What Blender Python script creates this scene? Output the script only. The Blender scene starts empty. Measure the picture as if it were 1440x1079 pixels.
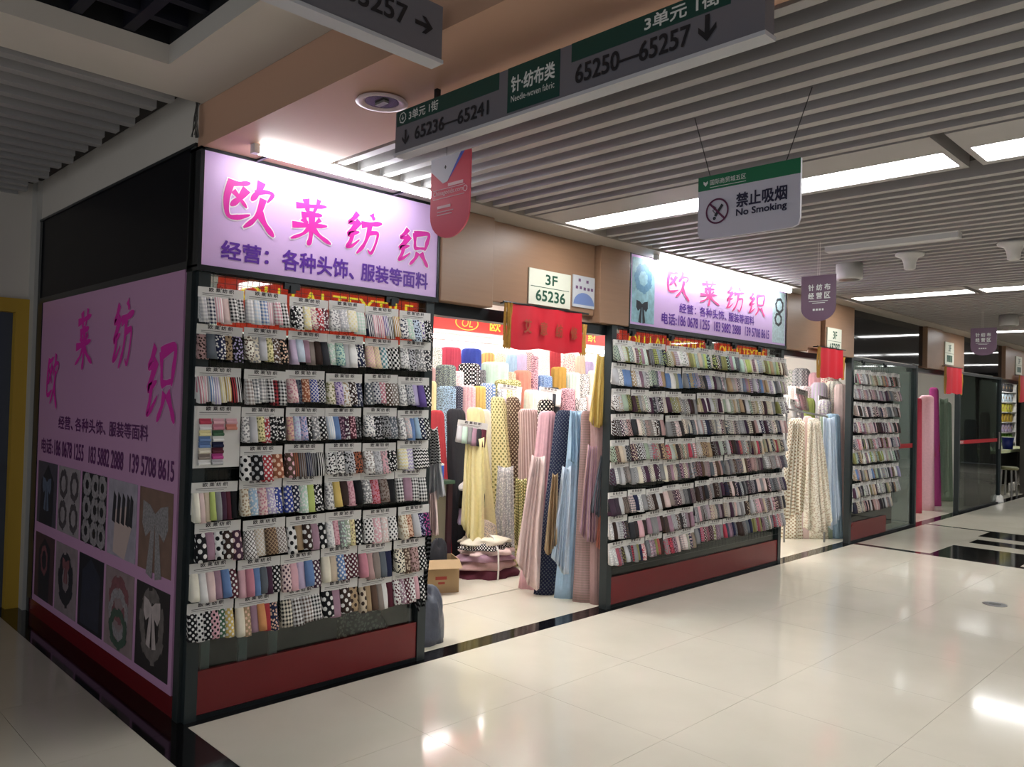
import bpy, math, random
from mathutils import Vector, Matrix
random.seed(7)
PI = math.pi
S = bpy.context.scene
COL = S.collection
# ---------------------------------------------------------------- camera
F_PX = 1112.926
RM = ((0.706559805, -0.707182220, 0.025817626), (0.032641527, -0.003875215, -0.999459611), (0.706900115, 0.707020715, 0.020345437))
CP = Vector((-1.625, -3.827, 1.6))
cam = bpy.data.cameras.new('camera'); cam.sensor_fit = 'HORIZONTAL'; cam.sensor_width = 36
cam.lens = F_PX / 1440 * 36; cam.clip_start = .05; cam.clip_end = 200
co = bpy.data.objects.new('camera', cam); COL.objects.link(co)
r_, d_, f_ = (Vector(v) for v in RM)
u_ = -d_; b_ = -f_
M4 = Matrix(((r_.x, u_.x, b_.x, CP.x), (r_.y, u_.y, b_.y, CP.y), (r_.z, u_.z, b_.z, CP.z), (0, 0, 0, 1)))
co.matrix_world = M4; S.camera = co
def ray(u, v):
    a, b = (u - 720) / F_PX, (v - 539.5) / F_PX
    return r_ * a + d_ * b + f_
def on(ax, val, u, v):          # point on a wall or floor plane seen at a pixel
    d = ray(u, v); return CP + d * ((val - CP[ax]) / d[ax])
def in_frame(p):
    q = Vector(p) - CP; z = q.dot(f_)
    if z <= .05: return False
    return -2 < 720 + F_PX * q.dot(r_) / z < 1442 and -2 < 539.5 + F_PX * q.dot(d_) / z < 1081
def floor_at(u, v): return on(2, 0, u, v)
def depth(p): return (Vector(p) - CP).dot(f_)
# ---------------------------------------------------------------- world, exposure
w = bpy.data.worlds.new('world'); S.world = w; w.use_nodes = True
w.node_tree.nodes['Background'].inputs[0].default_value = (.8, .85, .9, 1)
w.node_tree.nodes['Background'].inputs[1].default_value = .32
vs = S.view_settings; vs.view_transform = 'Standard'; vs.look = 'None'; vs.gamma = 1; vs.use_curve_mapping = False
vs.exposure = 1.15
PANEL_E, TUBE_E, SHOP_E = 9.0, 14.0, 15.0
# ---------------------------------------------------------------- materials
def lin(h):
    if not isinstance(h, str): return tuple(h) + (1,)
    h = h.lstrip('#'); o = []
    for i in (0, 2, 4):
        c = int(h[i:i+2], 16) / 255
        o.append(c / 12.92 if c <= .04045 else ((c + .055) / 1.055) ** 2.4)
    return (*o, 1)
MC = {}
def base(name):
    m = bpy.data.materials.new(name); m.use_nodes = True
    nt = m.node_tree; return m, nt, nt.nodes['Principled BSDF']
def mat(name, col='#808080', rough=.5, metal=0, emit=0, spec=.5, noise=0, nscale=8, bump=0, stretch=None):
    if name in MC: return MC[name]
    m, nt, p = base(name); c = lin(col)
    p.inputs['Base Color'].default_value = c; p.inputs['Roughness'].default_value = rough
    p.inputs['Metallic'].default_value = metal; p.inputs['Specular IOR Level'].default_value = spec
    if emit:
        p.inputs['Emission Color'].default_value = c; p.inputs['Emission Strength'].default_value = emit
    if noise or bump:
        tc = nt.nodes.new('ShaderNodeTexCoord'); n = nt.nodes.new('ShaderNodeTexNoise')
        n.inputs['Scale'].default_value = nscale; n.inputs['Detail'].default_value = 4
        src = tc.outputs['Object']
        if stretch:
            mp = nt.nodes.new('ShaderNodeMapping'); mp.inputs['Scale'].default_value = stretch
            nt.links.new(src, mp.inputs[0]); src = mp.outputs[0]
        nt.links.new(src, n.inputs['Vector'])
        if noise:
            mx = nt.nodes.new('ShaderNodeMix'); mx.data_type = 'RGBA'
            mx.inputs[6].default_value = tuple(max(0, x * (1 - noise)) for x in c[:3]) + (1,)
            mx.inputs[7].default_value = tuple(min(1, x * (1 + noise)) for x in c[:3]) + (1,)
            nt.links.new(n.outputs['Fac'], mx.inputs[0]); nt.links.new(mx.outputs[2], p.inputs['Base Color'])
        if bump:
            b = nt.nodes.new('ShaderNodeBump'); b.inputs['Strength'].default_value = bump; b.inputs['Distance'].default_value = .01
            nt.links.new(n.outputs['Fac'], b.inputs['Height']); nt.links.new(b.outputs[0], p.inputs['Normal'])
    MC[name] = m; return m
def glass(name, tint='#c8d2d0', gloss=.12):
    if name in MC: return MC[name]
    m = bpy.data.materials.new(name); m.use_nodes = True; nt = m.node_tree; nt.nodes.clear()
    o = nt.nodes.new('ShaderNodeOutputMaterial'); mx = nt.nodes.new('ShaderNodeMixShader')
    t = nt.nodes.new('ShaderNodeBsdfTransparent'); g = nt.nodes.new('ShaderNodeBsdfGlossy'); fr = nt.nodes.new('ShaderNodeLayerWeight')
    fr.inputs[0].default_value = .5; t.inputs[0].default_value = lin(tint); g.inputs['Roughness'].default_value = .02
    pw = nt.nodes.new('ShaderNodeMath'); pw.operation = 'POWER'; pw.inputs[1].default_value = 4
    ad = nt.nodes.new('ShaderNodeMath'); ad.operation = 'MULTIPLY_ADD'; ad.use_clamp = True; ad.inputs[1].default_value = .7; ad.inputs[2].default_value = gloss * .5
    nt.links.new(fr.outputs['Facing'], pw.inputs[0]); nt.links.new(pw.outputs[0], ad.inputs[0]); nt.links.new(ad.outputs[0], mx.inputs[0])
    nt.links.new(t.outputs[0], mx.inputs[1]); nt.links.new(g.outputs[0], mx.inputs[2]); nt.links.new(mx.outputs[0], o.inputs[0])
    MC[name] = m; return m
PAL = dict(white='#eceae6', cream='#e9e0c8', ivory='#f2ecd8', beige='#d3bfa3', tan='#b0926c', taupe='#8f8078', brown='#5e4436', choc='#3a2722', black='#16151a',
    charcoal='#33343a', grey='#8d8d90', silver='#c0c0c4', slate='#5e6670', navy='#1d2348', royal='#263aa0', blue='#5b7fb8', sky='#9cc0dd', pale_blue='#c2d3e6',
    teal='#4f8f98', mint='#bcdcc8', sage='#9fb29a', olive='#8a8a4c', green='#3f6a4a', lime='#b9cc66', yellow='#efe2a0', gold='#d6b458', mustard='#b88a30', orange='#d98c4e',
    coral='#d87f68', red='#b3262e', crimson='#c03048', maroon='#5b1f30', plum='#4b2a42', purple='#5c4496', lavender='#b7a9d6', lilac='#cbb6d6', mauve='#a77f93',
    pink='#e3a9b4', rose='#c9788a', blush='#e6c8c4', magenta='#c0358a', peach='#eabf9f', rust='#9c5032', dusty='#b58c8a')
import colorsys
for k_, h_ in list(PAL.items()):          # printed cotton is a little muted
    q_ = colorsys.rgb_to_hsv(*(int(h_[i:i+2], 16) / 255 for i in (1, 3, 5)))
    PAL[k_] = '#%02x%02x%02x' % tuple(round(255 * c_) for c_ in colorsys.hsv_to_rgb(q_[0], q_[1] * .82, min(1, q_[2] * 1.03)))
def word(c): return {'choc': 'dark brown', 'pale_blue': 'pale blue', 'dusty': 'dusty pink'}.get(c, c)
def cloth(pat, a, b='white', s=None, rough=.85):
    """cloth material from a UV map in metres"""
    key = 'cloth_%s_%s_%s_%s' % (pat, a, b, s)
    if key in MC: return MC[key]
    m, nt, p = base(key); N = nt.nodes.new; L = nt.links.new
    p.inputs['Roughness'].default_value = rough; p.inputs['Specular IOR Level'].default_value = .25
    ca, cb = lin(PAL[a]), lin(PAL[b])
    uv = N('ShaderNodeUVMap'); oi = N('ShaderNodeObjectInfo')
    off = N('ShaderNodeVectorMath'); off.operation = 'ADD'
    L(uv.outputs[0], off.inputs[0]); L(oi.outputs['Random'], off.inputs[1]); V = off.outputs[0]
    def M(op, x, y=None, z=None):
        n = N('ShaderNodeMath'); n.operation = op
        for i, q in enumerate((x, y, z)):
            if q is None: continue
            if isinstance(q, (int, float)): n.inputs[i].default_value = q
            else: L(q, n.inputs[i])
        return n.outputs[0]
    sx = N('ShaderNodeSeparateXYZ'); L(V, sx.inputs[0]); X, Y = sx.outputs[0], sx.outputs[1]
    def vor(sc, rnd):
        n = N('ShaderNodeTexVoronoi'); n.voronoi_dimensions = '2D'; n.inputs['Scale'].default_value = sc; n.inputs['Randomness'].default_value = rnd
        L(V, n.inputs['Vector']); return n
    fac = None
    if pat == 'gingham':
        s = s or .018
        fac = M('ADD', M('MULTIPLY', M('LESS_THAN', M('FRACT', M('DIVIDE', X, s)), .5), .5), M('MULTIPLY', M('LESS_THAN', M('FRACT', M('DIVIDE', Y, s)), .5), .5))
    elif pat == 'stripe':
        fac = M('LESS_THAN', M('FRACT', M('DIVIDE', X, s or .012)), .45)
    elif pat == 'dots':
        mp = N('ShaderNodeMapping'); mp.inputs['Rotation'].default_value = (0, 0, PI / 4); L(V, mp.inputs[0])
        vn = vor(1 / (s or .019), 0); L(mp.outputs[0], vn.inputs['Vector']); fac = M('LESS_THAN', vn.outputs['Distance'], .31)
    elif pat == 'floral':
        v = vor(1 / (s or .014), 1); fac = M('LESS_THAN', v.outputs['Distance'], .33)
    elif pat == 'check':
        s = s or .03
        fac = M('ABSOLUTE', M('SUBTRACT', M('LESS_THAN', M('FRACT', M('DIVIDE', X, s)), .5), M('LESS_THAN', M('FRACT', M('DIVIDE', Y, s)), .5)))
    elif pat == 'zigzag':
        s = s or .02
        fac = M('LESS_THAN', M('FRACT', M('ADD', M('DIVIDE', Y, s), M('ABSOLUTE', M('SUBTRACT', M('FRACT', M('DIVIDE', X, s)), .5)))), .45)
    elif pat == 'lattice':
        s = s or .02
        fac = M('MAXIMUM', M('LESS_THAN', M('FRACT', M('DIVIDE', M('ADD', X, Y), s)), .22), M('LESS_THAN', M('FRACT', M('DIVIDE', M('SUBTRACT', X, Y), s)), .22))
    elif pat == 'knit':
        s = s or .03
        fac = M('MULTIPLY', M('LESS_THAN', M('FRACT', M('DIVIDE', Y, s)), .5), .6)
    n = N('ShaderNodeTexNoise'); n.inputs['Scale'].default_value = 30; L(V, n.inputs['Vector'])
    mx = N('ShaderNodeMix'); mx.data_type = 'RGBA'; mx.inputs[6].default_value = ca; mx.inputs[7].default_value = cb
    if fac is None: mx.inputs[0].default_value = 0
    else: L(fac, mx.inputs[0])
    m2 = N('ShaderNodeMix'); m2.data_type = 'RGBA'; m2.blend_type = 'MULTIPLY'; m2.inputs[0].default_value = .2
    L(mx.outputs[2], m2.inputs[6]); L(n.outputs['Fac'], m2.inputs[7]); 
    L(m2.outputs[2], p.inputs['Base Color'])
    MC[key] = m; return m
# ---------------------------------------------------------------- mesh helpers
class MB:
    def __init__(s): s.v, s.f, s.uv, s.mi = [], [], {}, []
    def quad(s, a, b, c, d, mi=0):
        n = len(s.v); s.v += [tuple(a), tuple(b), tuple(c), tuple(d)]; s.f.append((n, n+1, n+2, n+3)); s.mi.append(mi); return s
    def poly(s, pts, mi=0):
        n = len(s.v); s.v += [tuple(p) for p in pts]; s.f.append(tuple(range(n, n + len(pts)))); s.mi.append(mi); return s
    def box(s, x0, x1, y0, y1, z0, z1, mi=0):
        n = len(s.v)
        s.v += [(x, y, z) for z in (z0, z1) for y in (y0, y1) for x in (x0, x1)]
        for f in ((0, 2, 3, 1), (4, 5, 7, 6), (0, 1, 5, 4), (2, 6, 7, 3), (0, 4, 6, 2), (1, 3, 7, 5)):
            s.f.append(tuple(n + i for i in f)); s.mi.append(mi)
        return s
    def prism(s, pts, y0, y1, mi=0):       # outline in xz (counter-clockwise seen from -y), extruded along y
        n = len(s.v); k = len(pts)
        s.v += [(x, y0, z) for x, z in pts] + [(x, y1, z) for x, z in pts]
        s.f.append(tuple(range(n, n + k))); s.f.append(tuple(range(n + 2*k - 1, n + k - 1, -1))); s.mi += [mi, mi]
        for i in range(k):
            j = (i + 1) % k; s.f.append((n + j, n + i, n + k + i, n + k + j)); s.mi.append(mi)
        return s
    def tube(s, pts, r, seg=8, mi=0, cap=True):
        pts = [Vector(p) for p in pts]; rings = []
        for i, p in enumerate(pts):
            t = (pts[min(i + 1, len(pts) - 1)] - pts[max(i - 1, 0)]).normalized()
            a = t.cross(Vector((0, 0, 1)) if abs(t.z) < .9 else Vector((1, 0, 0))).normalized(); b = t.cross(a)
            rr = r[i] if isinstance(r, (list, tuple)) else r
            n = len(s.v); rings.append(n)
            for k in range(seg):
                q = p + a * rr * math.cos(2*PI*k/seg) + b * rr * math.sin(2*PI*k/seg); s.v.append(tuple(q))
        for i in range(len(pts) - 1):
            for k in range(seg):
                k2 = (k + 1) % seg; s.f.append((rings[i]+k, rings[i]+k2, rings[i+1]+k2, rings[i+1]+k)); s.mi.append(mi)
        if cap:
            s.f.append(tuple(rings[0] + k for k in range(seg))[::-1]); s.f.append(tuple(rings[-1] + k for k in range(seg))); s.mi += [mi, mi]
        return s
    def lathe(s, prof, seg=24, c=(0, 0), mi=0):
        rings = []
        for r, z in prof:
            rings.append(len(s.v)); s.v += [(c[0] + r*math.cos(2*PI*k/seg), c[1] + r*math.sin(2*PI*k/seg), z) for k in range(seg)]
        for i in range(len(prof) - 1):
            for k in range(seg):
                k2 = (k + 1) % seg; s.f.append((rings[i]+k, rings[i]+k2, rings[i+1]+k2, rings[i+1]+k)); s.mi.append(mi)
        for ri, rv in ((rings[0], True), (rings[-1], False)):
            t = tuple(ri + k for k in range(seg)); s.f.append(t[::-1] if rv else t); s.mi.append(mi)
        return s
    def mesh(s, name, mats, smooth=False):
        me = bpy.data.meshes.new(name); me.from_pydata(s.v, [], s.f)
        for m in (mats if isinstance(mats, (list, tuple)) else [mats]): me.materials.append(m)
        if len(set(s.mi)) > 1: me.polygons.foreach_set('material_index', s.mi)
        if smooth: me.polygons.foreach_set('use_smooth', [True] * len(me.polygons))
        if s.uv:
            l = me.uv_layers.new(name='UVMap'); d = []
            for lp in me.loops: d += s.uv.get(lp.vertex_index, (0, 0))
            l.data.foreach_set('uv', d)
        me.update(); return me
    def build(s, name, mats, parent=None, smooth=False, loc=None):
        return link(name, s.mesh(name, mats, smooth), parent, loc)
def link(name, me, parent=None, loc=None, rot=None):
    o = bpy.data.objects.new(name, me); COL.objects.link(o)
    if parent: o.parent = parent
    if loc is not None: o.location = loc
    if rot is not None: o.rotation_euler = rot
    return o
def tag(o, label, cat, group=None):
    o['label'] = label; o['category'] = cat
    if group: o['group'] = group
    return o
def thing(name, label, cat, loc=(0, 0, 0), rz=0, group=None):
    o = bpy.data.objects.new(name, None); COL.objects.link(o); o.empty_display_size = .1
    o.location = loc; o.rotation_euler = (0, 0, rz); return tag(o, label, cat, group)
def struct(o): o['kind'] = 'structure'; return o
FACE_X = -PI / 2       # turns a thing built to face -y so that it faces -x
# lettering: flat print, in the local xz plane, facing -y
TC = {}
def text_raw(s, bold):
    if (s, bold) in TC: return TC[s, bold]
    c = bpy.data.curves.new('t', 'FONT'); c.body = s; c.size = 1; c.offset = bold; c.resolution_u = 3; c.fill_mode = 'FRONT'
    o = bpy.data.objects.new('t', c); COL.objects.link(o); bpy.context.view_layer.update()
    me = bpy.data.meshes.new_from_object(o.evaluated_get(bpy.context.evaluated_depsgraph_get()))
    vs = [tuple(v.co) for v in me.vertices]; fs = [tuple(p.vertices) for p in me.polygons]
    bpy.data.objects.remove(o); bpy.data.curves.remove(c); bpy.data.meshes.remove(me)
    TC[s, bold] = (vs, fs); return TC[s, bold]
def put_text(mb, s, x0, z0, w, h, y=-.0015, bold=.0, shear=0, mi=0):
    vs, fs = text_raw(s, 0)
    offs = [(0, 0)] if not bold else [(dx * bold * .75 * h, dz * bold * .75 * h) for dx, dz in ((-1, -1), (1, -1), (1, 1), (-1, 1))]
    xs = [v[0] for v in vs]; ys = [v[1] for v in vs]
    ax, bx, ay, by = min(xs), max(xs), min(ys), max(ys)
    for oi, (ox, oz) in enumerate(offs):
        n = len(mb.v)
        for v in vs:
            tx, ty = (v[0] - ax) / (bx - ax), (v[1] - ay) / (by - ay)
            mb.v.append((x0 + tx * w + shear * ty * h + ox, y - .00008 * oi, z0 + ty * h + oz))
        for f in fs: mb.f.append(tuple(n + i for i in f)); mb.mi.append(mi)
    return mb
def lines(parent, m, y, items, name='text_line'):
    for s, x, z, w, h, bold in items: put_text(MB(), s, x, z, w, h, y, bold).build(name, m, parent)
# brush characters of the shop name, as strokes with swelling widths
BR = {
 '欧': [[(.06,.86),(.27,.87),(.5,.93)], [(.43,.8),(.3,.6),(.13,.43)], [(.17,.72),(.3,.6),(.45,.44)], [(.12,.87),(.05,.55),(.09,.25),(.27,.23),(.52,.32)],
        [(.72,1.0),(.66,.8),(.53,.6)], [(.6,.76),(.8,.82),(.96,.8),(.85,.62)], [(.77,.68),(.7,.42),(.58,.22),(.4,.06)], [(.7,.4),(.82,.2),(1.02,-.02)]],
 '莱': [[(.12,.8),(.45,.84),(.86,.9)], [(.34,.98),(.38,.84),(.4,.7)], [(.66,1.02),(.62,.86),(.54,.72)], [(.26,.62),(.5,.66),(.76,.69)], [(.3,.56),(.36,.5),(.4,.44)], [(.72,.6),(.64,.52),(.58,.46)],
        [(.06,.38),(.45,.42),(.9,.48)], [(.5,.74),(.52,.4),(.5,.1),(.44,0)], [(.48,.4),(.32,.22),(.04,.08)], [(.53,.4),(.72,.24),(1.02,.1)]],
 '纺': [[(.3,.96),(.2,.82),(.08,.7),(.32,.74)], [(.36,.78),(.2,.56),(.08,.42),(.38,.52)], [(.2,.46),(.16,.28),(.06,.12),(.2,.16),(.4,.34)],
        [(.68,1.0),(.72,.94),(.77,.86)], [(.42,.7),(.66,.75),(1.0,.82)], [(.62,.52),(.78,.56),(.9,.55),(.84,.26),(.74,.06),(.64,.14)], [(.66,.74),(.62,.48),(.52,.22),(.34,.0)]],
 '织': [[(.3,.96),(.2,.82),(.08,.7),(.32,.74)], [(.36,.78),(.2,.56),(.08,.42),(.38,.52)], [(.2,.46),(.16,.28),(.06,.1),(.2,.16),(.42,.34)],
        [(.52,.88),(.54,.66),(.56,.44)], [(.5,.85),(.72,.9),(.98,.92),(.94,.68),(.88,.46)], [(.56,.48),(.72,.5),(.9,.52)], [(.66,.38),(.58,.2),(.42,.02)], [(.76,.38),(.88,.22),(1.02,.02)]]}
def put_brush(mb, ch, x0, z0, w, h, y, thick, shear=0, grow=0, mi=0):
    for si, st in enumerate(BR[ch]):
        P = [Vector(p) for p in st]; pts = []
        for i in range(len(P) - 1):
            a, b, c, d = P[max(i-1, 0)], P[i], P[i+1], P[min(i+2, len(P)-1)]
            for k in range(5):
                t = k / 5
                pts.append(.5 * ((2*b) + (c-a)*t + (2*a-5*b+4*c-d)*t*t + (3*b-a-3*c+d)*t**3))
        pts.append(P[-1]); n = len(pts); L, Rr = [], []
        for i, p in enumerate(pts):
            t = (pts[min(i+1, n-1)] - pts[max(i-1, 0)]).normalized(); nn = Vector((-t.y, t.x)); s = i / (n - 1)
            wd = thick * (.62 + .5 * abs(math.cos(PI * s * .9)) ** 1.5) * (1 if s < .75 else max(.12, 1 - (s - .75) * 3.2)) * (1 + .25 * math.sin(si * 2.1)) + grow
            e = Vector((0, 0))
            if grow and i == 0: e = -t * grow
            if grow and i == n - 1: e = t * grow
            L.append(p + nn * wd + e); Rr.append(p - nn * wd + e)
        q = len(mb.v); yy = y - si * .00015
        for a in L + Rr: mb.v.append((x0 + a.x * w + shear * a.y * h, yy, z0 + a.y * h))
        for i in range(n - 1): mb.f.append((q + n + i, q + n + i + 1, q + i + 1, q + i)); mb.mi.append(mi)
    return mb
# ================================================================ the setting
m_plaster = mat('plaster_beige', '#cdc4ba', .8, noise=.05, nscale=2)
m_white = mat('wall_white', '#e6e4df', .7, noise=.03, nscale=2)
m_black = mat('granite_black', '#0d0b0c', .08, noise=.5, nscale=60)
m_slat = mat('slat_grey', '#a8a4a2', .45, noise=.05, nscale=3)
m_slatback = mat('ceiling_void', '#3a3634', .9)
m_gb = mat('gloss_black', '#07070f', .05, spec=.35)
m_metal = mat('frame_dark', '#1b2023', .3, metal=.4)
m_frame2 = mat('frame_slate', '#2e3638', .35, metal=.3)
m_red = mat('kick_red', '#6e1019', .25, noise=.08, nscale=3)
m_wood = mat('fascia_laminate', '#8f6f57', .38, noise=.1, nscale=3, stretch=(1, 1, 16))
m_peach = mat('beam_paint', '#c2987f', .55, noise=.04, nscale=2)
m_lamp = mat('lamp_panel', '#ffffff', .5, emit=PANEL_E)
m_tube = mat('lamp_tube', (.93, .97, 1), .5, emit=TUBE_E)
m_shop = mat('lamp_shop', (1, .98, .95), .5, emit=SHOP_E)
m_alu = mat('lamp_housing', '#cfcfcf', .4)
m_joint = mat('floor_joint', '#a39d92', .6)
def tile_material():
    m, nt, p = base('floor_tile'); N = nt.nodes.new; L = nt.links.new
    tc = N('ShaderNodeTexCoord'); geo = N('ShaderNodeNewGeometry'); n = N('ShaderNodeTexNoise'); n.inputs['Scale'].default_value = 2.2; n.inputs['Detail'].default_value = 6
    L(geo.outputs['Position'], n.inputs['Vector'])
    mx = N('ShaderNodeMix'); mx.data_type = 'RGBA'; mx.inputs[6].default_value = lin('#cbc5b4'); mx.inputs[7].default_value = lin('#dcd6c6')
    L(n.outputs['Fac'], mx.inputs[0]); L(mx.outputs[2], p.inputs['Base Color'])
    r = N('ShaderNodeMapRange'); r.inputs['To Min'].default_value = .05; r.inputs['To Max'].default_value = .13; L(n.outputs['Fac'], r.inputs['Value']); L(r.outputs[0], p.inputs['Roughness'])
    p.inputs['Specular IOR Level'].default_value = .55
    return m
m_tile = tile_material()
XE, YF, YB = 26.0, -6.5, 3.2
floor = struct(MB().box(-5, XE, YF, 5, -.12, -.004).build('floor', m_joint))
tile_me = {}
def tile(x0, x1, y0, y1, mt, nm='tile'):
    g = .0008; k = (round(x1 - x0, 4), round(y1 - y0, 4), mt.name)
    if k not in tile_me: tile_me[k] = MB().box(g, k[0] - g, g, k[1] - g, -.006, 0).mesh(nm, mt)
    link(nm, tile_me[k], floor, (x0, y0, 0))
STRIPS = ((7.88, 8.0), (10.4, 10.48))
for i in range(27):                                       # aisle, 0.8 m tiles
    for j in range(7):
        x0, x1, y1 = .8 * i, .8 * i + .8, -.08 - .8 * j
        if abs(x0 - 8.0) < .01 or abs(x0 - 8.8) < .01 or abs(x0 - 9.6) < .01:
            if j in (1, 2, 3): continue
        if abs(x0 - 10.4) < .01: x0 += .08
        if abs(x1 - 8.0) < .01: x1 -= .12
        tile(x0, x1, y1 - .8, y1, m_tile)
for j in range(7):
    tile(7.88, 8.0, -.08 - .8 * j - .8, -.08 - .8 * j, m_black, 'granite_strip'); tile(10.4, 10.48, -.08 - .8 * j - .8, -.08 - .8 * j, m_black, 'granite_strip')
for x0, x1, y0, y1, k in ((8.0, 8.85, -1.75, -.88, 1), (8.85, 9.2, -1.75, -.88, 0), (9.2, 9.55, -1.75, -.95, 1), (9.2, 9.55, -.95, -.88, 0), (9.55, 9.85, -1.75, -.88, 0), (9.85, 10.4, -1.75, -.88, 1),
                          (8.0, 8.85, -2.6, -1.75, 0), (8.85, 9.6, -2.6, -1.75, 1), (9.6, 10.4, -2.6, -1.75, 0), (8.0, 8.85, -3.28, -2.6, 1), (8.85, 9.6, -3.28, -2.6, 0), (9.6, 10.4, -3.28, -2.6, 1)):
    tile(x0, x1, y0, y1, m_black if k else m_tile, 'inset_tile')
for i in range(26): tile(.8 * i, .8 * i + .8, -.08, .07, m_black, 'granite_strip')
for i in range(4):                                        # side corridor
    for j in range(10):
        x1 = -.6 - .8 * i
        tile(x1 - .8, x1, -5.68 + .8 * j + .8, -5.68 + .8 * j + 1.6, m_tile)
for j in range(10): tile(-.6, -.2, -5.68 + .8 * j + .8, -5.68 + .8 * j + 1.6, m_tile); tile(-.2, 0, -5.68 + .8 * j + .8, -5.68 + .8 * j + 1.6, m_black, 'granite_strip')
for i in range(11):
    for j in range(4): tile(.8 * i, .8 * i + .8, .07 + .8 * j, .07 + .8 * j + .78, m_tile)
MB().box(8.8, XE, .07, 3.2, -.006, 0).build('shop_floor', m_tile, floor)
# ---- ceiling of the aisle: baffles that run across it
ceil = struct(MB().box(.55, XE, YF, -.24, 2.96, 3.05).build('ceiling', m_slatback))
slat_me = MB().box(-.025, .025, YF + .02, -.26, 2.80, 2.885).mesh('slat', m_slat)
ROWS = (2.22, 6.92, 11.62, 16.32, 21.02)
x = .62
while x < XE - .1:
    if not any(r - .16 < x < r + .62 for r in ROWS): link('slat', slat_me, ceil, (x, 0, 0))
    x += .142
hang_me = MB().box(-.02, .02, -.012, .012, 2.88, 2.965).mesh('slat_carrier', m_slatback)
MB().box(.56, XE, -1.22, -1.18, 2.88, 2.962).build('slat_carrier', m_slat, ceil); MB().box(.56, XE, -3.42, -3.38, 2.88, 2.962).build('slat_carrier', m_slat, ceil)
struct(MB().box(.55, XE, -.26, .05, 2.79, 3.05).build('trim_1', mat('ceiling_edge', '#a39a90', .6)))
beam = struct(MB().box(0, .55, YF, .0, 2.79, 3.2).build('ceiling_beam', m_peach))
MB().box(-.012, .0, YF, .0, 2.788, 2.999).build('beam_face', m_peach, beam)
rowlab = ['beside the no smoking sign', 'beyond the small purple hanging tag', 'above the dark fascia beyond it', 'further down the aisle', 'at the far end of the aisle']
for ri, rx in enumerate(ROWS):
    spans = ((-.27, -2.66), (-2.72, -5.1)) if ri == 0 else ((-.3, -1.5), (-1.54, -2.74), (-2.78, -3.98), (-4.02, -5.2))
    for k, (ya, yb) in enumerate(spans):
        seen = any(in_frame((rx + a, ya + (yb - ya) * q / 20, 2.806)) for a in (.15, .42) for q in range(21))
        t = thing('ceiling_light' if seen else 'ceiling_light_offscreen', 'white linear light panel %s, %s from the shops' % (rowlab[ri], ['first', 'second', 'third', 'fourth'][k]), 'light', (rx, 0, 0), 0, 'linear ceiling lights')
        MB().box(-.12, .15, yb, ya, 2.802, 2.9).box(.42, .47, yb, ya, 2.802, 2.9).box(.15, .42, yb, yb + .03, 2.802, 2.9).box(.15, .42, ya - .03, ya, 2.802, 2.9).box(-.12, .47, yb, ya, 2.9, 2.957).build('frame', m_slat, t)
        MB().box(.15, .42, yb + .03, ya - .03, 2.806, 2.82).build('diffuser', m_lamp, t)
# ---- corridor ceiling on the left
cc = struct(MB().box(-.31, -.012, YF, -.03, 3.0, 3.085).box(-5, -.31, -.38, -.03, 3.0, 3.085).build('ceiling_corridor', m_plaster))
MB().box(-5, -.02, -.03, 3.2, 3.1, 3.16).build('ceiling_backing', m_slatback, cc)
sl = MB().box(-5, -.12, -.03, .03, 3.0, 3.085).mesh('slat', m_slat)
for k in range(17): link('slat', sl, cc, (-.02 * (k % 3), .06 + .172 * k, 0))
MB().box(-5, -.2, YF, -.28, 3.5, 3.55).build('void_top', mat('void_black', '#05050a', .9), cc)
m_grid = mat('grid_black', '#0a0a1c', .6); m_gl = mat('lit_edge_block', '#77757a', .5)
for k in range(22): MB().box(-.5 - .2 * k, -.455 - .2 * k, YF, -.36, 3.09, 3.2).build('grid_bar', m_grid, cc)
for k in range(26): MB().box(-5, -.29, -.57 - .2 * k, -.525 - .2 * k, 3.1, 3.19).build('grid_bar', m_grid, cc)
for k in range(12): MB().box(-.45 + .0, -.33, -.52 - .2 * k, -.4 - .2 * k, 3.2, 3.22).build('lit_edge_block', m_gl, cc); MB().box(-.65 - .2 * k, -.51 - .2 * k, -.51, -.4, 3.2, 3.22).build('lit_edge_block', m_gl, cc)  # pale blocks stand in for lit slab edges glimpsed between the bars
MB().box(-5, -.31, -.38, -.34, 3.086, 3.5).box(-.31, -.27, YF, -.34, 3.086, 3.5).build('void_side', mat('void_black', '#05050a', .9), cc)
# ---- walls
struct(MB().box(.02, XE, YB, YB + .1, 0, 2.9).build('wall_back', m_white))
struct(MB().box(.0, XE, .05, YB + .1, 2.8, 2.9).build('ceiling_shop', m_white))
struct(MB().box(-.012, .04, .0, 2.8, 2.815, 3.12).build('wall_side_upper', m_plaster))
struct(MB().box(.012, .05, .06, YB + .1, 0, 2.815).build('wall_side', mat('partition_grey', '#77706c', .6)))
wl = struct(MB().box(-5, -.95, 2.8, 2.9, 0, 3.12).box(-.95, .03, 2.8, 2.9, 2.2, 3.12).build('wall_end', m_plaster))
struct(MB().box(-.045, .012, 2.66, 2.9, 0, 3.12).build('wall_pillar', mat('pillar_white', '#b4b0aa', .6)))
d = struct(MB().box(-.9, -.13, 2.84, 2.88, .0, 2.14).build('door_1', mat('door_blue', '#3b4250', .5)))
MB().box(-.13, -.045, 2.76, 2.9, 0, 2.24).box(-.985, -.13, 2.76, 2.9, 2.14, 2.24).box(-.985, -.9, 2.76, 2.9, 0, 2.14).build('door_frame', mat('yellow_paint', '#b9932a', .5), d)
MB().tube([(-.2, 2.83, 1.02), (-.2, 2.78, 1.02), (-.31, 2.78, 1.02)], .01).build('door_handle', mat('steel', '#9a9a9a', .3, metal=1), d)
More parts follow.
